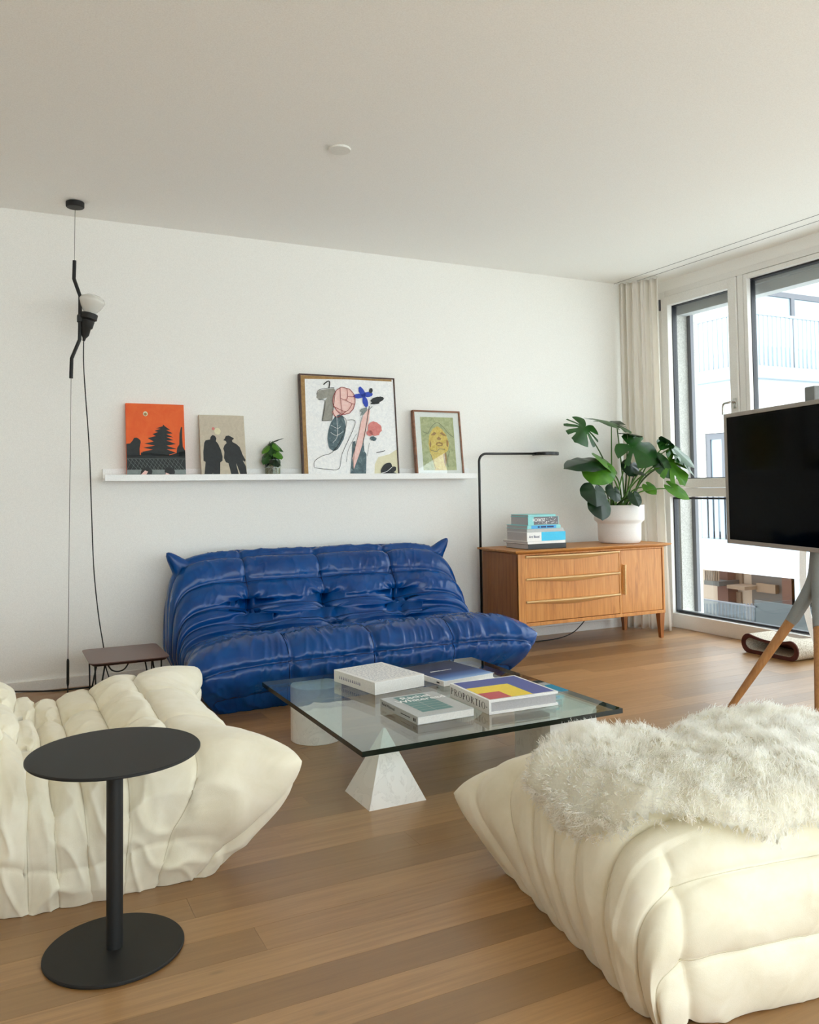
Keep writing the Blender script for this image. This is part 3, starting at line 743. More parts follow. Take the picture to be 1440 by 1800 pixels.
# PROPORTIO
c, w, d, a = px_book([(788, 1202), (902, 1188), (984, 1215), (863, 1232)], GZ, .050)
r, w, d, th = book('colour_block_book', 'thick white book with blue, yellow and red squares on its cover', c.x-w/2, c.x+w/2, c.y-d/2, c.y+d/2, GZ+.0006, .051, 'cover_white', page='page_grey', rz=a, cov=.009, edge=.006)
m = .010
flat('blue_field', rect(-w+m, w-m, -d+m, d-m), th+.0003, 'cover_blue', r)
flat('yellow_field', rect(-w+m, -w+m+(2*w-2*m)*.66, -d+m, -d+m+(2*d-2*m)*.64), th+.0006, 'cover_yellow', r)
flat('red_field', rect(-w+m, -w+m+(2*w-2*m)*.33, -d+m, -d+m+(2*d-2*m)*.32), th+.0009, 'cover_red', r)
def serif(word, hgt, step):                   # small roman capitals drawn as outlines (x right, y up)
    F = []
    def q(*p): F.append([(x+ox, y) for x, y in p])
    def bx_(x0, x1, y0, y1): q((x0, y0), (x1, y0), (x1, y1), (x0, y1))
    def bowl(x0, yb, yt, rx, t):
        n = 10; ym, ry = (yb+yt)/2, (yt-yb)/2
        for k in range(n):
            a0, a1 = -math.pi/2+math.pi*k/n, -math.pi/2+math.pi*(k+1)/n
            i = lambda a: (x0+max(rx-t*abs(math.cos(a))-.0, 0)*math.cos(a), ym+(ry-.05*1)*math.sin(a)); u = lambda a: (x0+rx*math.cos(a), ym+ry*math.sin(a))
            q(i(a0), u(a0), u(a1), i(a1))
    ox = 0
    for ch in word:
        if ch in 'PR':
            bx_(.06, .20, 0, 1); bx_(0, .27, 0, .05); bx_(0, .2, .95, 1); bowl(.2, .46, 1, .34, .13)
            if ch == 'R': q((.26, .48), (.38, .48), (.68, .0), (.52, 0)); bx_(.5, .74, 0, .05)
            adv = .62 if ch == 'P' else .74
        elif ch == 'O':
            n = 22
            for k in range(n):
                a0, a1 = 2*math.pi*k/n, 2*math.pi*(k+1)/n
                q(*[(.38+(.38-f*.12*abs(math.cos(a))-f*.02)*math.cos(a), .5+(.52-f*.045)*math.sin(a)) for a, f in ((a0, 1), (a0, 0), (a1, 0), (a1, 1))])
            adv = .80
        elif ch == 'T': bx_(.24, .38, 0, 1); bx_(.14, .48, 0, .05); bx_(0, .62, .94, 1); bx_(0, .05, .8, .95); bx_(.57, .62, .8, .95); adv = .66
        elif ch == 'I': bx_(.07, .21, 0, 1); bx_(0, .28, 0, .05); bx_(0, .28, .95, 1); adv = .34
        else:
            q(*[(.1+.09*math.cos(2*math.pi*k/12), .45+.09*math.sin(2*math.pi*k/12)) for k in range(12)]); adv = .2
        ox += adv+step
    return [[(x*hgt, y*hgt) for x, y in f] for f in F], (ox-step)*hgt
F, Lw = serif('PROPORTIO.', .024, .16); sc_ = (2*d-.022)/Lw
b = B()
for f in F: b.poly([(-w-.0009, d-.010-x*sc_, .0135+y) for x, y in f])
b.done('spine_lettering', 'ink_black', r, norm=False)

# ================================================================ SIDEBOARD
sx0, sx1, sy0, sy1, sz0, sz1 = 2.955, 4.165, 4.405, 4.83, .172, .628
sb = empty('sideboard', 'low teak sideboard with three drawers and one door', 'sideboard', ((sx0+sx1)/2, (sy0+sy1)/2, 0))
ox, oy = sb.location.x, sb.location.y
def part(name, mat, *boxes, parent=None, root=sb, bev=.002):
    b = B()
    for q in boxes: b.box(q[0]-ox, q[1]-ox, q[2]-oy, q[3]-oy, q[4], q[5], bev)
    return b.done(name, mat, parent or root)
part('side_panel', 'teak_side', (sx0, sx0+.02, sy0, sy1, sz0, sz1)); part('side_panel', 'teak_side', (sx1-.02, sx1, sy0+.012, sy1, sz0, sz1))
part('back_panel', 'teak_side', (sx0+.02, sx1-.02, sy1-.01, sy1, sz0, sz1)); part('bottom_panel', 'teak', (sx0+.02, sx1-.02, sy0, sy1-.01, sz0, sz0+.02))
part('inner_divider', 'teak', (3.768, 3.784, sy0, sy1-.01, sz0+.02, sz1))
# top with a thin shaped edge
b = B(); tz = sz1
prof = [(0, tz), (.030, tz+.012), (.034, tz+.020), (.030, tz+.024), (0, tz+.024)]
x0, x1, y0, y1 = sx0-ox-.006, sx1-ox+.006, sy0-oy-.004, sy1-oy
vs = []
for o_, z in prof: vs.append([b.bm.verts.new(p) for p in [(x0-o_, y0-o_, z), (x1+o_, y0-o_, z), (x1+o_, y1, z), (x0-o_, y1, z)]])
for A_, C_ in zip(vs, vs[1:]):
    for k in range(4): b.bm.faces.new([A_[k], A_[(k+1) % 4], C_[(k+1) % 4], C_[k]])
b.bm.faces.new(vs[0][::-1]); b.bm.faces.new(vs[-1]); b.done('top', 'teak_top', sb)
TOPZ = tz+.024
# front frame
part('front_frame', 'teak', (sx0, sx0+.055, sy0-.004, sy0+.012, sz0, sz1), (sx1-.018, sx1, sy0-.004, sy0+.012, sz0, sz1), (sx0+.055, sx1-.018, sy0-.004, sy0+.012, sz0, sz0+.022), (sx0+.055, sx1-.018, sy0-.002, sy0+.012, sz1-.010, sz1))
dz = [(.197, .327), (.331, .470), (.474, .612)]
for z0, z1 in dz:
    dr = part('drawer', 'teak', (sx0+.058, 3.766, sy0+.001, sy0+.016, z0, z1))
    # lip handle: long shallow bow along the drawer's top edge
    b = B(); n = 24; xa, xb = sx0+.056-ox, 3.768-ox; rows_ = []
    for k in range(n+1):
        t = k/n; x = xa+(xb-xa)*t; dep = .014+.026*math.sin(math.pi*t)**1.4; thk = .006+.020*math.sin(math.pi*t)**2
        yf = sy0-oy
        rows_.append([b.bm.verts.new(p) for p in [(x, yf, z1+.004), (x, yf-dep, z1+.002), (x, yf-dep, z1-.003), (x, yf-.004, z1-.006-thk), (x, yf, z1-.006-thk)]])
    for A_, C_ in zip(rows_, rows_[1:]):
        for k in range(5): b.bm.faces.new([A_[k], A_[(k+1) % 5], C_[(k+1) % 5], C_[k]])
    b.bm.faces.new(rows_[0]); b.bm.faces.new(rows_[-1][::-1])
    hh = b.done('handle', 'pale_wood', dr, ang=40); hh['label'] = 'pale bowed wooden lip handle'
door = part('door', 'teak', (3.786, sx1-.020, sy0+.001, sy0+.016, sz0+.024, sz1-.012))
b = B(); hx = 3.800-ox; yf = sy0-oy
rows_ = []
for k in range(13):
    t = k/12; z = .322+(.520-.322)*t; ww = .014+.012*t
    rows_.append([b.bm.verts.new(p) for p in [(hx, yf+.001, z), (hx, yf-.020, z), (hx+.006, yf-.022, z), (hx+ww, yf-.006, z), (hx+ww, yf+.001, z)]])
for A_, C_ in zip(rows_, rows_[1:]):
    for k in range(5): b.bm.faces.new([A_[k], A_[(k+1) % 5], C_[(k+1) % 5], C_[k]])
b.bm.faces.new(rows_[0][::-1]); b.bm.faces.new(rows_[-1]); b.done('handle', 'pale_wood', door)
for lx, ly in ((sx0+.03, sy0+.03), (sx1-.022, sy0+.022), (sx0+.03, sy1-.04), (sx1-.03, sy1-.04)):
    b = B(); lx -= ox; ly -= oy
    v = [b.bm.verts.new(p) for p in [(lx-.013, ly-.013, 0), (lx+.010, ly-.013, 0), (lx+.010, ly+.010, 0), (lx-.013, ly+.010, 0), (lx-.024, ly-.02, sz0), (lx+.020, ly-.02, sz0), (lx+.020, ly+.022, sz0), (lx-.024, ly+.022, sz0)]]
    for q in ((3, 2, 1, 0), (4, 5, 6, 7), (0, 1, 5, 4), (1, 2, 6, 5), (2, 3, 7, 6), (3, 0, 4, 7)): b.bm.faces.new([v[k] for k in q])
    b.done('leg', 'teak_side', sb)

# ---- books on the sideboard, spines to the front
z = TOPZ+.0006; GRP = None
def sbook(name, label, x0, x1, dep, th, cover, page='page_grey', y0=4.43):
    global z
    r = book(name, label, x0, x1, y0, y0+dep, z, th, cover, 'front', page, 0, False, GRP, min(.003, th*.2), .003); z += th+.0006; return r
sbook('black_book', 'black bound book at the bottom of the stack on the sideboard', 3.055, 3.352, .26, .033, 'cover_black')
sbook('white_book', 'slim white book on the black book in the sideboard stack', 3.050, 3.345, .29, .017, 'cover_white')
r, w, d, th = sbook('fair_catalogue', 'thick white and cyan catalogue in the sideboard stack', 3.046, 3.348, .235, .058, 'cover_white')
b = B(); b.poly([(-w+.112, -d-.0009, .001), (w, -d-.0009, .001), (w, -d-.0009, th-.001), (-w+.112, -d-.0009, th-.001)]); b.done('spine_band', 'cover_cyan', r, norm=False)
put_text('Art Basel', .022, 'ink_navy', r, frame4((-w+.014, -d-.001, .022), (1, 0, 0), (0, 0, 1)), .0003)
sbook('silver_book', 'slim pale silver blue book in the sideboard stack', 3.046, 3.335, .235, .020, 'cover_grey')
r, w, d, th = sbook('blue_book', 'blue book with dark blue lettering in the sideboard stack', 3.05, 3.31, .24, .022, 'cover_mint')
b = B(); b.poly([(-w+.03, -d-.0009, .001), (w-.035, -d-.0009, .001), (w-.035, -d-.0009, th-.001), (-w+.03, -d-.0009, th-.001)]); b.done('spine_band', 'cover_sky', r, norm=False)
b = B()
for k, (p, q) in enumerate(((.08, .095), (.103, .145), (.152, .205))): b.poly([(-w+p, -d-.0012, .006), (-w+q, -d-.0012, .006), (-w+q, -d-.0012, .016), (-w+p, -d-.0012, .016)])
b.done('spine_marks', 'ink_navy', r, norm=False)
r, w, d, th = sbook('city_guide', 'thick light blue city book with photo spine in the sideboard stack', 3.056, 3.295, .20, .055, 'cover_mint')
b = B(); b.poly([(-w+.045, -d-.0009, .003), (w-.005, -d-.0009, .003), (w-.005, -d-.0009, th-.002), (-w+.045, -d-.0009, th-.002)]); b.done('spine_photo', 'cover_photo', r, norm=False)
put_text('ZÜRICH', .027, 'paint_white', r, frame4((-w+.133, -d-.0013, .043), (-1, 0, 0), (0, 0, -1)), .0004)
b = B(); rr = random.Random(8)
for k in range(40):
    x, zz = rr.uniform(-w+.05, w-.02), rr.uniform(.006, th-.008)
    if x < -w+.137 and .016 < zz < .046: continue
    b.poly([(x, -d-.0011, zz), (x+rr.uniform(.004, .014), -d-.0011, zz), (x+rr.uniform(.002, .01), -d-.0011, zz+rr.uniform(.002, .006))])
b.done('spine_specks', 'paint_white', r, norm=False)
sbook('turquoise_book', 'thin turquoise book on top of the sideboard stack', 3.058, 3.272, .20, .012, 'cover_mint')

# ================================================================ MONSTERA
PY = 4.60
pc = Vector((3.945, PY, TOPZ))
mo = empty('potted_monstera', 'large split leaf monstera in a white stepped pot on the sideboard', 'potted plant', tuple(pc))
b = B(); b.lathe([(0, 0), (.128, 0), (.140, .006), (.147, .022), (.149, .10), (.149, .134), (.155, .145), (.170, .158), (.173, .17), (.173, .262), (.171, .266), (.166, .266), (.164, .255), (.162, .225), (0, .225)], 72)
b.done('pot', 'pot_white', mo, ang=50)
b = B(); b.lathe([(0, .24), (.08, .238), (.15, .232), (.163, .228), (.163, .2), (0, .2)], 40); b.done('soil', 'soil', mo, smooth=True)
def leaf_mesh(L, notches, wide=1.0, cup=.25, droop=.3, seed=0, fold=.35):
    """A monstera leaf in its own axes: petiole at the origin, tip along +y, face up."""
    ks = [0, 6, 20, 45, 75, 105, 135, 158, 172, 180]; vs_ = [1.0, .93, .86, .78, .70, .64, .60, .52, .24, .10]
    n = 132; rg = random.Random(seed); ring_ = []
    for k in range(n):
        th = -180+360*k/n; r = np.interp(abs(th), ks, vs_)
        for (c, wd_, dp) in notches:
            dlt = abs(th-c)
            if dlt < wd_: r *= 1-dp*(1-(dlt/wd_)**3)
        a = math.radians(th); ring_.append((r*math.sin(a)*wide*L, r*math.cos(a)*L))
    bm = bmesh.new(); fr = [.0, .25, .5, .75, 1.0]; c0 = bm.verts.new((0, 0, 0)); prev = None
    def Zf(x, y):
        t = y/L; return -fold*abs(x)*.55 - cup*x*x/L - droop*max(t, 0)**2*L*.6 - .25*droop*min(t, 0)**2*L + .012*L*math.sin(14*y/L)*min(abs(x)/L*3, 1)
    for f in fr[1:]:
        cur = [bm.verts.new((x*f, y*f, Zf(x*f, y*f))) for x, y in ring_]
        for k in range(n):
            k2 = (k+1) % n
            bm.faces.new([c0, cur[k], cur[k2]] if prev is None else [prev[k], cur[k], cur[k2], prev[k2]])
        prev = cur
    me = bpy.data.meshes.new('leaf'); bm.to_mesh(me); bm.free()
    me.polygons.foreach_set('use_smooth', [True]*len(me.polygons)); return me
SPL = [(-108, 7, .62), (-76, 7, .70), (-46, 6, .66), (108, 7, .62), (76, 7, .70), (46, 6, .66), (20, 4, .4)]
SPR = [(58, 7, .7), (92, 7, .75), (-60, 5, .5)]
# base px, tip px, depth at base, depth of tip, normal hint, splits, material, width
LV = [((1028, 752), (1010, 778), 4.54, 4.47, (-.25, -.9, .35), SPL, 'leaf_mid', 1.15, .175),
      ((1075, 742), (1040, 731), 4.62, 4.50, (0, -.35, .9), SPR, 'leaf_mid', .9, .17),
      ((1084, 745), (1092, 737), 4.62, 4.70, (.1, -.3, .9), SPR, 'leaf_dark', .8, .13),
      ((1103, 762), (1126, 764), 4.50, 4.40, (.2, -.35, .9), SPR, 'leaf_dark', .8, .15),
      ((1112, 785), (1150, 805), 4.46, 4.36, (-.1, -.9, .35), [(58, 8, .66), (92, 8, .66), (-70, 6, .4)], 'leaf_mid', 1.0, .25),
      ((1041, 812), (988, 818), 4.50, 4.36, (-.1, -.5, .8), [], 'leaf_dark', .42, .20),
      ((1068, 812), (1050, 803), 4.56, 4.44, (.3, -.6, .7), [], 'leaf_light', .8, .13),
      ((1056, 822), (1038, 852), 4.50, 4.42, (-.5, -.7, .3), [], 'leaf_light', .9, .16),
      ((1072, 824), (1078, 848), 4.56, 4.50, (.3, -.85, .2), [], 'leaf_mid', .85, .12),
      ((1046, 862), (1050, 888), 4.40, 4.34, (-.1, -.9, .4), [], 'leaf_dark', 1.15, .15),
      ((1056, 885), (1060, 911), 4.37, 4.33, (-.1, -.95, .2), [], 'leaf_dark', 1.1, .14),
      ((1080, 862), (1084, 884), 4.46, 4.40, (0, -.95, .2), [], 'leaf_dark', 1.0, .10),
      ((1118, 826), (1132, 834), 4.50, 4.40, (.0, -.6, .8), SPR, 'leaf_dark', .9, .13),
      ((1110, 818), (1106, 838), 4.50, 4.44, (-.2, -.8, .4), [], 'leaf_dark', .9, .12),
      ((1182, 785), (1215, 812), 4.36, 4.26, (.1, -.6, .75), SPR, 'leaf_mid', .9, .25),
      ((1196, 802), (1224, 835), 4.32, 4.22, (.5, -.7, .3), SPR, 'leaf_mid', .7, .21),
      ((1178, 812), (1205, 850), 4.34, 4.24, (-.2, -.85, .35), SPL, 'leaf_light', .9, .23),
      ((1160, 812), (1182, 845), 4.36, 4.30, (-.5, -.6, .3), [], 'leaf_mid', .6, .15),
      ((1167, 815), (1158, 806), 4.38, 4.32, (-.3, -.7, .5), [], 'leaf_dark', .8, .08),
      ((1184, 858), (1212, 876), 4.32, 4.26, (-.3, -.8, .4), [], 'leaf_light', .5, .16),
      ((1140, 855), (1156, 870), 4.44, 4.38, (-.2, -.9, .2), [], 'leaf_light', .8, .095),
      ((1116, 872), (1124, 890), 4.40, 4.36, (-.2, -.9, .2), [], 'leaf_dark', .9, .095),
      ((1174, 778), (1163, 762), 4.36, 4.28, (-.3, -.4, .8), [], 'leaf_dark', .5, .12)]
stemroot = [(0, 0), (-.03, .02), (.03, -.02), (.05, .02), (-.05, -.03)]
for k, (pb_, pt_, yb_, yt_, nh, sp, mt, wd_, Ls) in enumerate(LV):
    p0 = ony(*pb_, yb_); p1 = ony(*pt_, yt_)
    ey = (p1-p0).normalized(); nz = Vector(nh); nz = (nz-ey*nz.dot(ey)).normalized(); ex = ey.cross(nz)
    L = max(Ls*.85, (p1-p0).length*.9)
    M4 = Matrix(((ex.x, ey.x, nz.x, p0.x-pc.x), (ex.y, ey.y, nz.y, p0.y-pc.y), (ex.z, ey.z, nz.z, p0.z-pc.z), (0, 0, 0, 1)))
    me = leaf_mesh(L, [(c+random.uniform(-4, 4), w_*1.25, d_) for c, w_, d_ in sp], wd_, .22, .14, k, .16); me.transform(M4); link('leaf', me, mt, mo)
    sr = stemroot[k % 5]; s0 = Vector((sr[0]*1.3+(p0.x-pc.x)*.12, sr[1], .235)); e = p0-pc
    mid = s0.lerp(e, .5)+Vector(((e.x-s0.x)*-.14, 0, .05 if abs(e.x) > .1 else .02))
    B().tube(crom([s0, mid, e], 8), [.0065-.003*i/16 for i in range(17)], 8).done('stem', 'stem_green' if k % 3 else 'stem_dark', mo, smooth=True)

# ================================================================ FLOOR LAMP, TENSION LAMP
fl = empty('floor_lamp', 'slim black reading lamp with a flat round head beside the sideboard', 'lamp', (2.925, 4.80, 0))
b = B(); b.lathe([(0, 0), (.10, 0), (.10, .008), (.02, .012), (0, .012)], 48); b.done('base', 'black_metal', fl, ang=40)
b = B(); b.tube([(0, 0, .01), (0, 0, 1.225)]+[(.055-.055*math.cos(a), 0, 1.225+.055*math.sin(a)) for a in [math.pi/2*k/8 for k in range(1, 9)]]+[(.45, 0, 1.283)], .0085, 12); b.done('pole', 'black_gloss', fl, smooth=True)
b = B(); b.lathe([(0, .012), (.086, .012), (.094, .008), (.094, -.008), (.090, -.012), (0, -.012)], 48, Matrix.Translation((.545, 0, 1.283))); b.done('lamp_head', 'black_gloss', fl, ang=40)
b = B(); b.lathe([(0, -.0135), (.078, -.0135), (.082, -.012), (0, -.0115)], 48, Matrix.Translation((.545, 0, 1.283))); b.done('diffuser', 'white_plastic', fl, ang=40)

TL = Vector((.381, 4.669, 0)); tl = empty('tension_lamp', 'black bent tube lamp on a steel cable from ceiling to floor', 'lamp', tuple(TL))
b = B(); b.lathe([(0, 0), (.043, 0), (.046, -.003), (.046, -.026), (.042, -.03), (0, -.03)], 40, Matrix.Translation((0, 0, H-.0005))); b.done('ceiling_rose', 'black_metal', tl, ang=40)
TP = [ony(x, y, TL.y)-TL for x, y in ((131, 458), (130, 490), (141, 521), (140, 597), (126, 630), (125, 665))]
b = B(); b.tube(crom(TP, 1), .0095, 12); b.done('bent_tube', 'black_metal', tl, ang=50)
b = B(); b.tube([(0, 0, H-.03), TP[0]], .0014, 6); b.tube([TP[-1], (TL.x*0-.028, 0, .20)], .0014, 6); b.done('cable', 'wire_grey', tl)
b = B(); b.tube([(-.028, 0, .06), (-.028, 0, .075), (-.028, 0, .19), (-.028, 0, .2)], [.004, .007, .007, .003], 12); b.done('weight', 'black_metal', tl, ang=50)
b = B(); b.lathe([(0, 0), (.012, 0), (.012, .003), (.003, .005), (.003, .062), (0, .062)], 24, Matrix.Translation((-.028, 0, 0))); b.done('floor_anchor', 'black_metal', tl, ang=40)
s0 = ony(147, 600, TL.y)-TL; s1 = ony(164, 520, TL.y)-TL; ax_ = (s1-s0).normalized()
Mx = frame4(s0, ax_.orthogonal(), ax_.cross(ax_.orthogonal())); Ls = (s1-s0).length
b = B(); b.lathe([(0, 0), (.006, .002), (.009, .018), (.020, .034), (.023, .07), (.030, .075), (.034, .11), (.032, .112), (.036, .118), (.043, .122), (.044, .15), (.040, .152), (0, .152)], 32, Mx); b.done('socket', 'black_metal', tl, ang=50)
b = B(); b.lathe([(0, .145), (.026, .147), (.030, .158), (.052, .185), (.064, .213), (.066, .222), (.058, .238), (.035, .250), (0, .254)], 40, Mx); b.done('bulb', 'bulb_glass', tl, smooth=True)
b = B(); q = ony(142, 560, TL.y)-TL; b.box(q.x-.018, q.x+.03, -.014, .014, q.z-.02, q.z+.02, .004); b.done('clamp', 'black_metal', tl)
cp = [s0]+[ony(x, y, 4.685)-TL for x, y in ((147, 640), (150, 690), (157, 790), (161, 900), (165, 1000), (173, 1080), (182, 1137))]+[Vector((.16, .02, .13)), Vector((.20, .02, .01))]
b = B(); b.tube(crom(cp, 8), .003, 6); b.done('power_cord', 'cord_black', tl, smooth=True)
b = B(); b.lathe([(0, 0), (.049, 0), (.052, -.004), (.050, -.010), (.0, -.012)], 48, Matrix.Translation((0, 0, 0)))
o = b.done('ceiling_cap', 'white_plastic', None, ang=40); o.location = (1.391, 3.443, H-.0002); tag(o, 'small round white cap on the ceiling', 'ceiling cap')
p = crom([onz(10, 1190, .08)+Vector((0, -.0, 0)), onz(25, 1196, .04), onz(45, 1200, .03), onz(75, 1203, .02)], 6)
cpts = [Vector((q.x, min(q.y, YW-.03), max(q.z, .006))) for q in p]
cpts = crom([(-.5, 4.86, .006), (-.2, 4.86, .03), (0.02, 4.85, .055), (.08, 4.85, .03), (.15, 4.85, .02), (.3, 4.85, .006), (.5, 4.84, .006)], 8)
o = B().tube(cpts, .0045, 8).done('power_cord', 'cord_black', None, smooth=True); tag(o, 'black power cord lying along the baseboard at left', 'cord')
cpts = crom([(3.10, 4.70, .004), (3.30, 4.72, .004), (3.5, 4.735, .006), (3.62, 4.74, .03), (3.70, 4.745, .075), (3.76, 4.75, .13), (3.78, 4.76, .17)], 8)
o = B().tube(cpts, .0035, 8).done('power_cord', 'cord_black', None, smooth=True); tag(o, 'thin black cord running under the sideboard', 'cord')

# ================================================================ SMALL SIDE TABLES
lt = empty('wire_base_table', 'small dark brown topped table with black wire legs beside the blue sofa', 'side table', (.60, 4.42, 0))
def rrect(w, d, r, n=6):
    o = []
    for cx_, cy_, a0 in ((w-r, d-r, 0), (-w+r, d-r, 90), (-w+r, -d+r, 180), (w-r, -d+r, 270)):
        for k in range(n+1):
            a = math.radians(a0+90*k/n); o.append((cx_+r*math.cos(a), cy_+r*math.sin(a)))
    return o
zt = .247
b = B(); b.prism(rrect(.185, .205, .03), lambda a, c, d: (a, c, d), zt-.004, zt); b.done('top', 'taupe_top', lt)
b = B(); oa, ob = rrect(.185, .205, .03), rrect(.168, .188, .025)
A_ = [b.bm.verts.new((x, y, zt-.0042)) for x, y in oa]; C_ = [b.bm.verts.new((x, y, zt-.018)) for x, y in ob]
for k in range(len(oa)): b.bm.faces.new([A_[k], A_[(k+1) % len(oa)], C_[(k+1) % len(oa)], C_[k]])
b.bm.faces.new(C_); b.bm.faces.new(A_[::-1]); b.done('top_edge', 'taupe_edge', lt)
for s in (-1, 1):
    b = B(); b.tube([(s*.15, -.16, .004), (s*.15, .16, .004)], .004, 8); b.done('skid', 'black_metal', lt, smooth=True)
    for e in (-1, 1):
        b = B(); b.tube([(s*.15, e*.15, .004), (s*.155, e*.13, zt-.02)], .004, 8); b.tube([(s*.15, e*.15, .004), (s*.11, e*.14, zt-.02)], .004, 8); b.done('leg', 'black_metal', lt, smooth=True)
    b = B(); b.tube(crom([(-.10, s*.14, zt-.02), (-.08, s*.14, zt-.05), (-.05, s*.14, zt-.06), (-.02, s*.14, zt-.05), (0, s*.14, zt-.02)], 5), .0035, 8); b.done('wire_loop', 'black_metal', lt, smooth=True)

st = empty('round_side_table', 'black metal side table with a round top and base in the foreground', 'side table', (.258, 2.066, 0))
b = B(); b.lathe([(0, 0), (.153, 0), (.155, .002), (.155, .006), (.153, .008), (0, .008)], 96); b.done('base', 'black_metal', st, ang=40)
b = B(); b.lathe([(.0185, .008), (.0185, .446)], 40); b.done('column', 'black_metal', st, ang=60)
b = B(); b.lathe([(0, .446), (.191, .446), (.193, .448), (.193, .451), (.191, .453), (0, .453)], 128); b.done('top', 'black_metal', st, ang=40)

# ================================================================ PICTURE LEDGE AND PICTURES
SHX0, SHX1, SHY, SHZ = .547, 2.905, 4.80, 1.130
sh = empty('picture_ledge', 'long white picture ledge on the wall above the blue sofa', 'shelf', ((SHX0+SHX1)/2, (SHY+YW)/2, SHZ))
def sp(name, *q):
    b = B(); b.box(q[0]-sh.location.x, q[1]-sh.location.x, q[2]-sh.location.y, q[3]-sh.location.y, q[4]-SHZ, q[5]-SHZ, .0015); return b.done(name, 'white_lacquer', sh)
sp('board', SHX0, SHX1, SHY+.012, YW-.014, SHZ-.016, SHZ); sp('front_lip', SHX0, SHX1, SHY, SHY+.012, SHZ-.016, SHZ+.020); sp('back_rail', SHX0, SHX1, YW-.014, YW-.0005, SHZ-.016, SHZ+.055)
b = B(); b.lathe([(0, 0), (.012, 0), (.012, .003), (.004, .004), (.004, .012), (0, .013)], 16)
b.tube([(.0, 0, .008), (.014, 0, .018)], .003, 6)
o = b.done('wall_hook', 'black_metal', None, ang=40); o.location = (2.875, 4.86, SHZ); tag(o, 'tiny black hook lying at the right end of the ledge', 'hook')

def picture(name, label, pxTL, pxTR, pxBL, pxBR, yb, thick, frame=None, fmat=None, side='art_white', fw=.012):
    """Leaning picture: bottom edge stands on the ledge, top edge rests on the wall."""
    xb = (ony(*pxBL, yb).x, ony(*pxBR, yb).x); yt = YW-.004
    ztop = (ony(*pxTL, yt-thick).z+ony(*pxTR, yt-thick).z)/2
    xt = (ony(*pxTL, yt-thick).x, ony(*pxTR, yt-thick).x)
    x0, x1 = (xb[0]+xt[0])/2, (xb[1]+xt[1])/2
    r = empty(name, label, 'picture', (x0, yb, SHZ+.0006)); Wd = x1-x0
    dz = ztop-SHZ; lean = math.asin(min(.5, (yt-thick*1.02-yb-.002)/dz)); Ht = dz/math.cos(lean)
    r.rotation_euler = (math.pi/2-lean, 0, 0)           # local x right, y up the picture, z towards the room
    r.location.z += thick*math.sin(lean)
    if frame:
        b = B()
        for q in ((0, fw, 0, Ht), (Wd-fw, Wd, 0, Ht), (fw, Wd-fw, 0, fw), (fw, Wd-fw, Ht-fw, Ht)): b.box(q[0], q[1], q[2], q[3], -thick, 0, .0012)
        b.done('frame', fmat, r)
        b = B(); b.box(fw, Wd-fw, fw, Ht-fw, -thick+.002, -.008 if frame == 'deep' else -.004); b.done('canvas', side, r)
        return r, Wd, Ht, (-.0075 if frame == 'deep' else -.0036)
    b = B(); b.box(0, Wd, 0, Ht, -thick, 0, .0015); b.done('canvas', side, r)
    return r, Wd, Ht, .0004
class Art:                                    # paint: flat outlines given in the picture's own 0..1 frame
    def __init__(s, r, W_, H_, z): s.r, s.W, s.H, s.z, s.n = r, W_, H_, z, 0
    def layer(s, name, mat, polys=(), strokes=()):
        b = B(); z = s.z+s.n*.0004; s.n += 1
        for p in polys: b.poly([(x*s.W, y*s.H, z) for x, y in p])
        for pts, wd_ in strokes:
            q = [Vector((x*s.W, y*s.H, z)) for x, y in pts]
            q = crom(q, 4) if len(q) > 2 else q
            up, dn = [], []
            for i, p in enumerate(q):
                d = (q[min(i+1, len(q)-1)]-q[max(i-1, 0)]); d = d.normalized() if d.length > 1e-9 else Vector((1, 0, 0))
                nn = Vector((-d.y, d.x, 0))*wd_*.5; up.append(b.bm.verts.new(p+nn)); dn.append(b.bm.verts.new(p-nn))
            for i in range(len(q)-1): b.bm.faces.new([dn[i], dn[i+1], up[i+1], up[i]])
        bmesh.ops.triangulate(b.bm, faces=[f for f in b.bm.faces if len(f.verts) > 4])
        return b.done(name, mat, s.r, norm=False)
def blob(cx, cy, rx, ry, rot=0, n=26, wob=.06, seed=0):
    rg = random.Random(seed); c, s_ = math.cos(rot), math.sin(rot); o = []
    for k in range(n):
        a = 2*math.pi*k/n; w_ = 1+rg.uniform(-wob, wob); x, y = rx*w_*math.cos(a), ry*w_*math.sin(a); o.append((cx+x*c-y*s_, cy+x*s_+y*c))
    return o
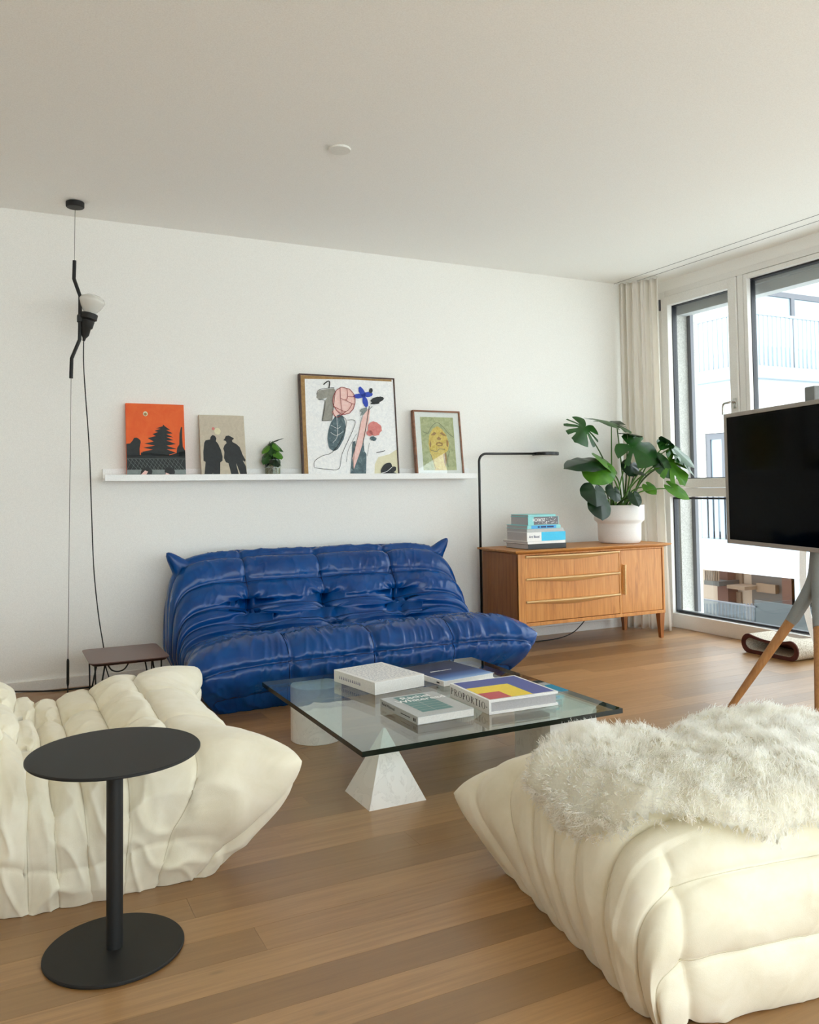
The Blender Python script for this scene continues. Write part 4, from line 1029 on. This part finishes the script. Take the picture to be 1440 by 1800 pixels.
# --- 1 orange sky and black trees
r, W_, H_, z = picture('orange_painting', 'orange sky canvas with a black pagoda shaped tree, leftmost on the ledge', (219, 708), (323, 714), (225, 832), (327, 832), 4.835, .018, side='art_orange')
A1 = Art(r, W_, H_, z); hz = .20
fir = [(.30, .30)]
lf = [(.26, .345, .44), (.28, .40, .48), (.30, .455, .46), (.36, .53, .50), (.44, .585, .54), (.48, .63, .58), (.50, .665, .62)]
for xo, y, xi in lf: fir += [(xo, y), (xi, y+.03)]
fir += [(.625, .72)]
for xo, y, xi in [(.75, .645, .67), (.79, .60, .68), (.80, .545, .68), (.80, .505, .68), (.84, .455, .68), (.86, .385, .68), (.84, .335, .68)]: fir += [(xi, y+.045), (xo, y)]
fir += [(.72, .31), (.72, .28)]
A1.layer('painted_trees', 'art_dark', [[(0, 0), (1, 0), (1, .30), (0, .30)], fir, [(0, .28), (.0, .45), (.06, .455), (.10, .49), (.13, .53), (.17, .535), (.20, .525), (.235, .50), (.24, .47), (.23, .44), (.22, .39), (.22, .28)],
                                       [(.84, .28), (.86, .40), (.90, .45), (.91, .60), (.94, .69), (.96, .69), (.955, .55), (.96, .42), (1, .36), (1, .28)], [(.24, .3), (.24, .335), (.40, .335), (.72, .30), (.84, .33), (1, .37), (1, .28)]])
A1.layer('painted_road', 'art_fence', [[(0, .045), (1, .045), (1, .105), (0, .105)]])
st_ = [([(x, .105), (x-.16, .25)], .0012) for x in [.05+k*.062 for k in range(18)] if x-.16 > -.02 and x < 1]+[([(x, .105), (x+.10, .25)], .0009) for x in [.0+k*.072 for k in range(13)] if x < .9]+[([(0, .25), (1, .25)], .0012)]
st_ = [([(min(max(a, .0), 1), c) for a, c in p], w_) for p, w_ in st_]
A1.layer('painted_fence', 'art_fence', [], st_)
A1.layer('painted_moon', 'art_cream', [blob(.33, .86, .04, .033, wob=0)]); A1.layer('painted_moon_core', 'art_ochre', [blob(.33, .855, .024, .020, wob=0)])
for hb, fb in ((blob(.32, .06, .10, .075, .3, seed=2), [(.22, .03), (.30, .095), (.35, .08), (.33, .05), (.27, .0), (.22, .0)]), (blob(.72, .075, .09, .065, -.2, seed=3), [(.65, .065), (.70, .05), (.74, .025), (.76, .04), (.73, .0), (.64, .0)])):
    A1.layer('painted_hair', 'art_black', [[(x, max(y, .002)) for x, y in hb]]); A1.layer('painted_face', 'art_pink', [fb])
# --- 2 two dark figures
r, W_, H_, z = picture('figures_painting', 'beige canvas with two black coated figures, second on the ledge', (349, 729), (427, 733), (355, 832), (436, 832), 4.83, .018, side='art_beige')
A2 = Art(r, W_, H_, z)
A2.layer('painted_figure', 'art_black', [[(.055, 0), (.10, .24), (.055, .26), (.06, .40), (.09, .545), (.12, .585), (.22, .60), (.235, .645), (.28, .675), (.33, .66), (.36, .62), (.345, .575), (.39, .535), (.45, .43), (.475, .33), (.47, .26), (.42, .235), (.40, .0), (.24, 0), (.25, .07), (.21, .0)]])
A2.layer('painted_figure', 'art_black', [[(.66, 0), (.60, .22), (.545, .235), (.505, .30), (.52, .40), (.50, .455), (.53, .51), (.58, .545), (.565, .58), (.51, .59), (.545, .62), (.57, .66), (.63, .67), (.69, .65), (.745, .625), (.74, .61), (.705, .595), (.71, .565), (.80, .53), (.87, .48), (.93, .35), (.985, .275), (.97, .245), (.92, .265), (.985, .17), (1.0, 0), (.87, 0), (.80, .16), (.77, .22), (.785, .14), (.83, .0)]])
A2.layer('painted_sun', 'art_cream', [blob(.39, .735, .07, .055, wob=.02)]); A2.layer('painted_dot', 'art_rose', [blob(.30, .775, .032, .024, wob=.02)])
# --- 3 large abstract
r, W_, H_, z = picture('abstract_painting', 'large dark framed white painting of arms, feet and flowers', (525, 657), (693, 666), (534, 832), (703, 832), 4.825, .03, 'flush', 'frame_dark', 'art_white', .009)
A3 = Art(r, W_, H_, z)
A3.layer('painted_edge', 'art_ochre', [[(.012, .01), (.055, .01), (.05, .5), (.055, .95), (.5, .965), (.97, .965), (.97, .985), (.012, .985)]])
A3.layer('painted_corner', 'art_cream', [[(.73, .01), (.74, .12), (.78, .19), (.9, .22), (.985, .27), (.985, .01)]])
A3.layer('painted_arm', 'art_grey', [[(.21, .54), (.245, .73), (.275, .775), (.20, .745), (.165, .77), (.17, .81), (.20, .845), (.35, .87), (.365, .83), (.31, .55)]])
A3.layer('painted_sole', 'art_pink', [blob(.445, .745, .115, .135, -.15, wob=.03, seed=5), [(.33, .66), (.315, .62), (.345, .585), (.45, .62)]])
A3.layer('painted_stone', 'art_slate', [blob(.355, .43, .085, .185, -.28, wob=.03, seed=6)])
A3.layer('painted_vase', 'art_slate', [[(.475, .02), (.50, .20), (.515, .34), (.545, .35), (.545, .31), (.59, .34), (.63, .335), (.635, .25), (.655, .22), (.64, .02)]])
A3.layer('painted_stem', 'art_pink', [[(.515, .07), (.505, .18), (.56, .34), (.60, .50), (.64, .60), (.68, .68), (.715, .66), (.70, .56), (.65, .40), (.58, .22)]])
A3.layer('painted_flower', 'art_blue', [blob(.60, .80, .055, .024, .1, seed=8), blob(.70, .82, .055, .026, .12, seed=9), blob(.64, .84, .028, .06, .45, seed=10), blob(.67, .745, .028, .055, .25, seed=11)])
A3.layer('painted_rose', 'art_rose', [blob(.755, .475, .075, .072, 0, wob=.08, seed=12), blob(.70, .43, .035, .03, 0, seed=13)])
A3.layer('painted_leaf', 'art_slate', [blob(.735, .375, .035, .022, -.2, wob=.15, seed=14)])
A3.layer('painted_leaves', 'art_black', [blob(.80, .77, .075, .028, .25, seed=15), blob(.775, .735, .05, .012, .1, seed=16), blob(.735, .86, .018, .028, -.3, seed=17), blob(.86, .075, .075, .045, .75, seed=18), blob(.93, .065, .04, .026, .6, seed=19), blob(.90, .025, .07, .02, -.1, seed=20), [(.43, .02), (.64, .02), (.64, .005), (.43, .005)]])
BL = lambda *p: list(p)
A3.layer('painted_lines', 'ink_black', [], [
    (BL((.24, .90), (.285, .935), (.305, .925), (.295, .865)), .007), (BL((.165, .80), (.20, .85), (.35, .875)), .003), (BL((.21, .54), (.25, .73), (.18, .75)), .003), (BL((.31, .55), (.36, .84)), .003), (BL((.21, .54), (.31, .545)), .003),
    (BL((.11, .09), (.12, .15), (.20, .20), (.30, .235), (.40, .36), (.46, .53), (.42, .585), (.34, .57)), .003), (BL((.11, .085), (.24, .07), (.36, .075), (.40, .22), (.52, .45), (.55, .55), (.47, .555)), .003), (BL((.44, .14), (.47, .27), (.56, .42)), .002),
    (BL((.50, .02), (.53, .25), (.59, .45), (.62, .58), (.68, .68)), .002), (BL((.62, .32), (.67, .52), (.71, .70)), .004), (BL((.70, .66), (.74, .70)), .003), (BL((.66, .2), (.69, .33)), .002), (BL((.76, .235), (.84, .25), (.85, .26)), .004)])
A3.layer('painted_red_lines', 'art_redline', [], [
    (blob(.445, .745, .115, .135, -.15, wob=.03, seed=5)+[blob(.445, .745, .115, .135, -.15, wob=.03, seed=5)[0]], .004), (BL((.41, .87), (.41, .76), (.42, .63)), .003), (BL((.48, .875), (.485, .79), (.46, .755), (.41, .77)), .003), (BL((.55, .79), (.485, .79)), .003), (BL((.46, .755), (.53, .72), (.56, .72)), .003), (BL((.53, .72), (.46, .64), (.33, .69)), .003), (BL((.46, .64), (.36, .58), (.32, .64)), .004)]) if M.setdefault('art_redline', plain('art_redline', '#8e2a2e', .6)) else None
A3.layer('painted_white_lines', 'art_white', [], [(BL((.30, .50), (.36, .47), (.40, .49)), .002), (BL((.29, .43), (.35, .40), (.42, .44)), .002), (BL((.36, .60), (.36, .40), (.31, .33)), .002)])
A3.layer('painted_white_vein', 'art_white', [], [(BL((.80, .03), (.86, .045), (.92, .09)), .003)])
A3.layer('painted_hand', 'art_fence', [[(.605, .60), (.63, .64), (.60, .645), (.62, .67), (.68, .69), (.685, .66), (.64, .61)]])
# --- 4 framed face study
r, W_, H_, z = picture('portrait_print', 'brown framed watercolour of a tilted face, rightmost on the ledge', (726, 722), (808, 724), (733, 832), (817, 832), 4.83, .032, 'deep', 'frame_brown', 'cover_white', .011)
A4 = Art(r, W_, H_, z)
X = lambda x: .15+.70*x; Yy = lambda y: .085+.815*y; T_ = lambda pts: [(X(x), Yy(y)) for x, y in pts]
A4.layer('painted_ground', 'art_olive', [T_([(0, 0), (1, 0), (1, 1), (0, 1)])])
A4.layer('painted_body', 'art_olive', [T_([(.28, 0), (.20, .25), (.14, .5), (.2, .68), (.34, .82), (.5, .89), (.64, .83), (.8, .66), (.86, .5), (.83, .38), (.74, .28), (.74, .1), (.80, 0)])])
A4.layer('painted_face', 'art_yellow', [T_([(.34, 0), (.30, .15), (.22, .35), (.20, .5), (.24, .66), (.36, .78), (.5, .83), (.63, .78), (.76, .66), (.82, .5), (.78, .38), (.66, .3), (.66, .15), (.70, 0)])])
A4.layer('painted_shade', 'art_brownskin', [T_([(.28, .655), (.38, .715), (.46, .70), (.40, .655)]), T_([(.55, .70), (.64, .715), (.77, .645), (.66, .65)]), T_([(.46, .595), (.52, .635), (.59, .595), (.56, .565), (.49, .565)]), T_(blob(.53, .49, .105, .040, 0, wob=.1, seed=31)), T_([(.74, .58), (.81, .55), (.78, .43), (.74, .46)]), T_([(.225, .45), (.25, .58), (.28, .50), (.265, .42)]), T_([(.62, .3), (.71, .34), (.72, .2), (.66, .05), (.63, .15)])])
A4.layer('painted_light', 'art_yellow', [T_(blob(.52, .485, .065, .018, 0, seed=33))])
A4.layer('painted_lines', 'art_slateline', [], [(T_([(.2, .68), (.33, .82), (.5, .895), (.66, .83), (.82, .7), (.98, .62)]), .003), (T_([(.24, .38), (.42, .35), (.52, .40), (.70, .38)]), .003), (T_([(.24, .3), (.32, .12), (.36, .02)]), .003), (T_([(.82, .36), (.74, .2), (.74, .06)]), .003), (T_([(.05, .72), (.2, .68)]), .003)]) if M.setdefault('art_slateline', plain('art_slateline', '#5e6350', .7)) else None
B().box(.011, W_-.011, .011, H_-.011, -.0045, -.0030).done('glazing', 'window_glass', r)

# --- sprig in a glass jar
jc = Vector((1.510, 4.864, SHZ+.0006))
jr = empty('jar_plant', 'small leafy cutting in a glass jar of water on the ledge', 'potted plant', tuple(jc))
b = B(); b.lathe([(0, 0), (.046, 0), (.049, .004), (.049, .09), (.043, .1), (.043, .108), (.0405, .108), (.0405, .1), (.046, .089), (.046, .006), (0, .005)], 40); b.done('jar', 'jar_glass', jr, ang=50)
b = B(); b.lathe([(0, .0055), (.0455, .0065), (.0455, .055), (0, .055)], 32); b.done('water', 'water', jr, ang=50)
rg = random.Random(14)
for k in range(5):
    a = rg.uniform(0, 6.28); B().tube(crom([(.02*math.cos(a), .02*math.sin(a), .008), (.03*math.cos(a+1), .03*math.sin(a+1), .03), (.015*math.cos(a), .015*math.sin(a), .07), (0, 0, .12)], 5), .0013, 5).done('root', 'art_ochre', jr, smooth=True)
for k in range(26):
    a = rg.uniform(0, 6.28); rad = rg.uniform(.02, .06); hz_ = rg.uniform(.10, .20)-.5*max(0, rad-.04); L = rg.uniform(.045, .065)
    base = Vector((rad*.7*math.cos(a), rad*.55*math.sin(a)-.008, hz_)); ey = Vector((math.cos(a)*.6, math.sin(a)*.6-.2, -.75+rg.uniform(-.2, .3))).normalized()
    if k == 0: base = Vector((.0, 0, .215)); ey = Vector((.8, -.2, .42)).normalized(); L = .075
    nz = Vector((math.cos(a)*.5, math.sin(a)*.5-.6, .6)); nz = (nz-ey*nz.dot(ey)).normalized(); ex = ey.cross(nz)
    me = leaf_mesh(L, [], .75 if k else .35, .4, .3, k, .4); me.transform(Matrix(((ex.x, ey.x, nz.x, base.x), (ex.y, ey.y, nz.y, base.y), (ex.z, ey.z, nz.z, base.z), (0, 0, 0, 1))))
    link('leaf', me, ('leaf_mid', 'leaf_dark', 'leaf_light')[rg.choice((0, 0, 1, 1, 2))], jr)
    B().tube(crom([(rg.uniform(-.01, .01), rg.uniform(-.01, .01), .09), (base.x*.4, base.y*.4, base.z*.8+.04), base], 4), .0015, 5).done('stem', 'stem_green', jr, smooth=True)

# ================================================================ TELEVISION ON ITS STAND
tdir = Vector((math.sin(.2755), math.cos(.2755), 0)); tnor = Vector((-tdir.y, tdir.x, 0))
te = onx(1277, 842, 3.383); te = Vector((3.383, te.y, 0)); TW, THt, TZ0 = 1.18, .662, .750
tc_ = te-tdir*(TW/2)
tv = empty('television', 'black screen television with a thin taupe frame', 'television', (tc_.x, tc_.y, TZ0), math.atan2(-tdir.y, -tdir.x))
# local x runs from the far end to the near end, local -y... screen faces local +y or -y according to tnor
sgn = 1 if (Matrix.Rotation(tv.rotation_euler.z, 3, 'Z') @ Vector((0, 1, 0))).dot(tnor) > 0 else -1
def tvb(name, mat, x0, x1, y0, y1, z0, z1, bev=.002, parent=tv):
    ya, yb = sorted((y0*sgn, y1*sgn)); return B().box(x0, x1, ya, yb, z0, z1, bev).done(name, mat, parent)
fwd = .020
b = B()
for q in ((-TW/2, -TW/2+fwd, 0, THt), (TW/2-fwd, TW/2, 0, THt), (-TW/2+fwd, TW/2-fwd, 0, fwd), (-TW/2+fwd, TW/2-fwd, THt-fwd, THt)):
    ya, yb = sorted((-.03*sgn, .006*sgn)); b.box(q[0], q[1], ya, yb, q[2], q[3], .0015)
b.done('frame', 'tv_frame', tv); tvb('screen', 'tv_screen', -TW/2+fwd, TW/2-fwd, -.004, .001, fwd, THt-fwd, 0); tvb('back_shell', 'tv_grey', -TW/2+.01, TW/2-.01, -.032, -.005, .008, THt-.008, .004)
stv = empty('television_stand', 'grey television easel with wooden tripod legs', 'tv stand', (tc_.x-tnor.x*.06, tc_.y-tnor.y*.06, 0))
so = stv.location
def L3(p): return Vector(p)-so
pc_ = so.copy()
J = Vector((so.x, so.y, 0))-tdir*.022
b = B(); up = [(J.x, J.y, .50), (J.x, J.y, 1.44)]
b.box(-.012, .056, -.018, .018, .55, TZ0+THt+.07, .006, mat=Matrix.Rotation(tv.rotation_euler.z, 4, 'Z')); b.done('mast', 'tv_grey', stv)
B().box(-.03, .07, -.0275 if sgn < 0 else .018, -.018 if sgn < 0 else .0275, TZ0+.12, TZ0+.5, .001, mat=Matrix.Rotation(tv.rotation_euler.z, 4, 'Z')).done('bracket', 'tv_grey', stv)
F1 = onz(1272, 1261); F2 = onz(1440, 1338); F3 = J*2-(F1+F2)/2; F3.z = 0
F3 = J+(J-(F1+F2)/2).normalized()*.36
hub = Vector((J.x, J.y, .62))
for F in (F1, F2, F3):
    d = (F-hub); t1 = hub+d*.06; t2 = hub+d*.30
    lg = B().tube([L3(t2), L3(hub+d*.985)], [.0225, .013], 20).done('leg', 'leg_wood', stv, ang=50)
    B().tube([L3(hub+d*.985), L3(F+Vector((0, 0, .001)))], [.009, .007], 12).done('foot', 'black_metal', lg, ang=50)
    B().tube(crom([L3(hub+Vector((0, 0, .13))), L3(hub+d*.05+Vector((0, 0, .03))), L3(t2-d*.07), L3(t2)], 6), [.033]*4+[.033-.010*k/15 for k in range(15)], 20).done('socket', 'tv_grey', stv, ang=50)

# ================================================================ CAT SCRATCHER, HOOP STAND, CURTAIN
cs = empty('cat_scratcher', 'low rounded cardboard cat scratcher with dark brown edging by the window', 'cat scratcher', (4.28, 3.60, 0))
def stad(w, h, r, n=10, sag=.0):
    o = []
    for cx_, a0 in ((w-r, -90), (-w+r, 90)):
        for k in range(n+1):
            a = math.radians(a0+180*k/n); o.append((cx_+r*math.cos(a), h/2+(h/2)*math.sin(a)))
    m = []
    for i, p in enumerate(o):
        m.append(p); q = o[(i+1) % len(o)]
        if abs(q[0]-p[0]) > .1:
            for k in range(1, 8):
                t = k/8; m.append((p[0]+(q[0]-p[0])*t, p[1]+(q[1]-p[1])*t-(sag*math.sin(math.pi*t) if p[1] > h*.5 else -sag*.0)))
    return m
out = stad(.205, .118, .055, sag=.022); n_ = len(out); cyy = .059
inn = [(x*.88, cyy+(y-cyy)*.62) for x, y in out]
def loop(name, mat, xa, xb, grow=0.0):
    b = B(); R_ = []
    for xx in (xa, xb):
        R_.append([b.bm.verts.new((xx, y*(1+grow), max(z+(z-cyy)*grow, .0005))) for y, z in out]); R_.append([b.bm.verts.new((xx, y, z)) for y, z in inn])
    for k in range(n_):
        k2 = (k+1) % n_
        b.bm.faces.new([R_[0][k], R_[0][k2], R_[2][k2], R_[2][k]]); b.bm.faces.new([R_[1][k], R_[3][k], R_[3][k2], R_[1][k2]])
        b.bm.faces.new([R_[0][k], R_[1][k], R_[1][k2], R_[0][k2]]); b.bm.faces.new([R_[2][k], R_[2][k2], R_[3][k2], R_[3][k]])
    return b.done(name, mat, cs, ang=50)
loop('cardboard_body', 'cardboard_speckle', -.045, .17); loop('edge_band', 'felt_brown', -.056, -.0455, .01)
b = B(); b.poly([(.165, y, z) for y, z in inn]); b.done('inner_wall', 'felt_brown', cs)

hs = empty('hoop_stand', 'white oval hoop on a round base behind the television leg', 'stand', (4.30, 3.20, 0))
b = B(); b.lathe([(0, 0), (.065, 0), (.07, .005), (.06, .018), (.03, .03), (0, .03)], 48); b.done('base', 'white_lacquer', hs, ang=40)
b = B(); rows_ = []
hdv = Vector((-.62, .78, 0))
for k in range(65):
    a = 2*math.pi*k/64; c_, s_ = math.cos(a), math.sin(a)
    ctr = hdv*(.16*c_)+Vector((0, 0, .53+.50*s_)); rad = (hdv*(c_/.16)+Vector((0, 0, s_/.50))).normalized(); per_ = hdv.cross(Vector((0, 0, 1)))
    rows_.append([b.bm.verts.new(ctr+rad*u_+per_*w_) for u_, w_ in ((-.018, -.02), (.018, -.02), (.018, .02), (-.018, .02))])
for A_, C_ in zip(rows_, rows_[1:]):
    for k in range(4): b.bm.faces.new([A_[k], A_[(k+1) % 4], C_[(k+1) % 4], C_[k]])
b.done('hoop', 'white_lacquer', hs, ang=40)

cu_ = []
nW, nZ = 220, 60; P0, P1 = Vector((4.232, 4.878, 0)), Vector((4.372, 4.60, 0)); dv_ = (P1-P0); pn = Vector((-dv_.y, dv_.x, 0)).normalized()
b = B()
g = []
for i in range(nW+1):
    s = i/nW; col_ = []
    for j in range(nZ+1):
        t = j/nZ; zz = .006+(H-.018)*t
        amp = .020+.016*(1-t)+.006*math.sin(9*s); ph_ = 2*math.pi*(6.2*s+.35*math.sin(5*s))+.6*math.sin(2.2*t+3*s)
        spread = 1.0+.12*(1-t)**2
        p = P0+dv_*(s*spread)+pn*(amp*math.sin(ph_)+.008*math.sin(ph_*2.3+4*t))
        p.x = min(p.x, XW-.035); p.y = min(p.y, YW-.02); p.z = zz
        col_.append(b.bm.verts.new(p))
    g.append(col_)
for i in range(nW):
    for j in range(nZ): b.bm.faces.new([g[i][j], g[i+1][j], g[i+1][j+1], g[i][j+1]])
o = b.done('curtain', 'curtain_cloth', None, smooth=True); tag(o, 'off white floor length curtain gathered in the room corner', 'curtain')
sd = o.modifiers.new('thickness', 'SOLIDIFY'); sd.thickness = .0015

# ================================================================ SHEEPSKIN
Mp = Matrix.Translation(pouf.location) @ Matrix.Rotation(pouf.rotation_euler.z, 4, 'Z')
PGw = (PG.reshape(-1, 3) @ np.array(Mp.to_3x3()).T)+np.array(Mp.translation)[None]
HM = np.zeros((140, 140)); CS = .012; HX, HY = 1.0, .9
for p in PGw:
    i, j = int((p[0]-HX)/CS), int((p[1]-HY)/CS)
    if 0 <= i < 140 and 0 <= j < 140: HM[i, j] = max(HM[i, j], p[2])
for _ in range(2): HM = np.max([np.roll(np.roll(HM, a, 0), c, 1) for a in (-1, 0, 1) for c in (-1, 0, 1)], axis=0)
HM = np.where(HM < .3, .3, HM)
for _ in range(5): HM = np.mean([np.roll(np.roll(HM, a, 0), c, 1) for a in (-1, 0, 1) for c in (-1, 0, 1)], axis=0)
def topz(x, y):
    fx, fy = min(max((x-HX)/CS, 0), 138), min(max((y-HY)/CS, 0), 138); i, j = int(fx), int(fy); fx -= i; fy -= j
    return float((HM[i, j]*(1-fx)+HM[i+1, j]*fx)*(1-fy)+(HM[i, j+1]*(1-fx)+HM[i+1, j+1]*fx)*fy)
ss = empty('sheepskin', 'fluffy long haired white sheepskin draped over the cream footstool', 'sheepskin', (1.55, 1.5, .36))
SX0 = 1.235                                   # where the hide folds over the footstool's left edge
OUTL = [(-.13, 1.60), (-.14, 1.50), (-.11, 1.41), (-.05, 1.33), (.02, 1.24), (.12, 1.175), (.25, 1.16), (.40, 1.10), (.60, 1.10), (.78, 1.25), (.86, 1.45), (.80, 1.68), (.60, 1.76), (.45, 1.73), (.34, 1.68), (.22, 1.78), (.08, 1.80), (-.03, 1.74), (-.09, 1.68)]
OC = [(v.x, v.y) for v in crom([(x, y, 0) for x, y in OUTL]+[(OUTL[0][0], OUTL[0][1], 0)], 5)][:-1]
def inside(x, y, P):
    c = False; n = len(P); j = n-1
    for i in range(n):
        if (P[i][1] > y) != (P[j][1] > y) and x < (P[j][0]-P[i][0])*(y-P[i][1])/(P[j][1]-P[i][1])+P[i][0]: c = not c
        j = i
    return c
def edge_d(x, y):
    return min(math.hypot(x-a, y-c) for a, c in OC)
def skin(u, y):                               # hide coordinates -> world point and normal
    if u >= 0:
        x = SX0+u; z_ = max(topz(x, y), .30)+.006
        return Vector((x, y, z_)), Vector((-.3*max(0, 1-u/.1), 0, 1)).normalized()
    a = min(-u/.06, 1)*1.25; z0 = max(topz(SX0+.02, y), .30)+.006
    if -u < .075:
        return Vector((SX0-.06*math.sin(a), y, z0-.06*(1-math.cos(a)))), Vector((-math.sin(a), 0, math.cos(a)))
    e = -u-.075; return Vector((SX0-.057-.012*min(e/.1, 1), y, z0-.041-e)), Vector((-.95, 0, .3)).normalized()
b = B(); vm = {}; st_g = .009
def pile(u, y):                               # height of the dense wool below the loose tips
    e = min(edge_d(u, y)/.055, 1); n_ = math.sin(31*u+9*y)*math.sin(27*y-13*u)+.6*math.sin(57*u-21*y)*math.sin(49*y+17*u)
    n_ += .35*math.sin(93*u+31*math.sin(23*y))*math.sin(88*y+27*math.sin(19*u))
    return .004+(.036+.009*n_)*math.sqrt(max(e*(2-e), 0))
for i in range(-22, 102):
    for j in range(115, 208):
        u_, y_ = i*st_g, j*st_g
        if inside(u_, y_, OC):
            p_, n_ = skin(u_, y_); vm[(i, j)] = b.bm.verts.new(p_-Vector(ss.location)+n_*pile(u_, y_))
for (i, j) in list(vm):
    q = [(i, j), (i+1, j), (i+1, j+1), (i, j+1)]
    if all(k in vm for k in q): b.bm.faces.new([vm[k] for k in q])
for v in [v for v in b.bm.verts if not v.link_faces]: b.bm.verts.remove(v)
bmesh.ops.solidify(b.bm, geom=b.bm.faces[:], thickness=.003)
b.done('hide', 'hide', ss, smooth=True)
rg = np.random.default_rng(5); V, Fc, VN = [], [], []; rr = random.Random(9); NT_ = 6500; loc = Vector(ss.location)
xs_ = [p[0] for p in OC]; ys_ = [p[1] for p in OC]; cnt = 0
while cnt < NT_:
    u, y = rr.uniform(min(xs_), max(xs_)), rr.uniform(min(ys_), max(ys_))
    if not inside(u, y, OC): continue
    cnt += 1
    P, N = skin(u, y); ed = edge_d(u, y); P = P+N*(pile(u, y)-.004)
    sw = Vector((math.sin(9*u+5*y)+rr.uniform(-.8, .8), math.cos(7*y-4*u)+rr.uniform(-.8, .8), 0))*.55
    lean = sw+Vector((-.4, -.3, 0))*(1 if u < .1 else .25); lean -= N*lean.dot(N)
    L = rr.uniform(.017, .030)*(.8+.4*math.sin(11*u)*math.sin(8*y))*(1.0 if ed > .05 else .9)
    tipd = (N*.8+lean*.8).normalized()
    tip = P+tipd*L+Vector((0, 0, -.010 if u < 0 else 0)); cur = Vector((rr.uniform(-1, 1), rr.uniform(-1, 1), rr.uniform(-.3, .3)))*.012
    t_r = .010
    for k in range(9):
        a, q = rr.uniform(0, 6.28), t_r*math.sqrt(rr.random())
        r0 = P+Vector((q*math.cos(a), q*math.sin(a), 0))*1.3-N*.002; e = tip+Vector((rr.gauss(0, .004), rr.gauss(0, .004), rr.gauss(0, .005)))+(r0-P)*.35
        m1 = r0.lerp(e, .4)+N*.003+cur*.4; m2 = r0.lerp(e, .75)+N*.003-cur*.3
        wv = (e-r0).cross(N+Vector((rr.gauss(0, .35), rr.gauss(0, .35), rr.gauss(0, .2)))); wv = wv.normalized()*.0007 if wv.length > 1e-9 else Vector((.0007, 0, 0))
        i0 = len(V); V += [r0-wv, r0+wv, m1-wv, m1+wv, m2-wv*.8, m2+wv*.8, e]
        Fc += [(i0, i0+1, i0+3, i0+2), (i0+2, i0+3, i0+5, i0+4), (i0+4, i0+5, i0+6)]
me = bpy.data.meshes.new('wool'); me.from_pydata([tuple(p-loc) for p in V], [], Fc); me.polygons.foreach_set('use_smooth', [True]*len(me.polygons))
wo = link('wool', me, 'white_wool', ss); wo['kind'] = 'stuff'
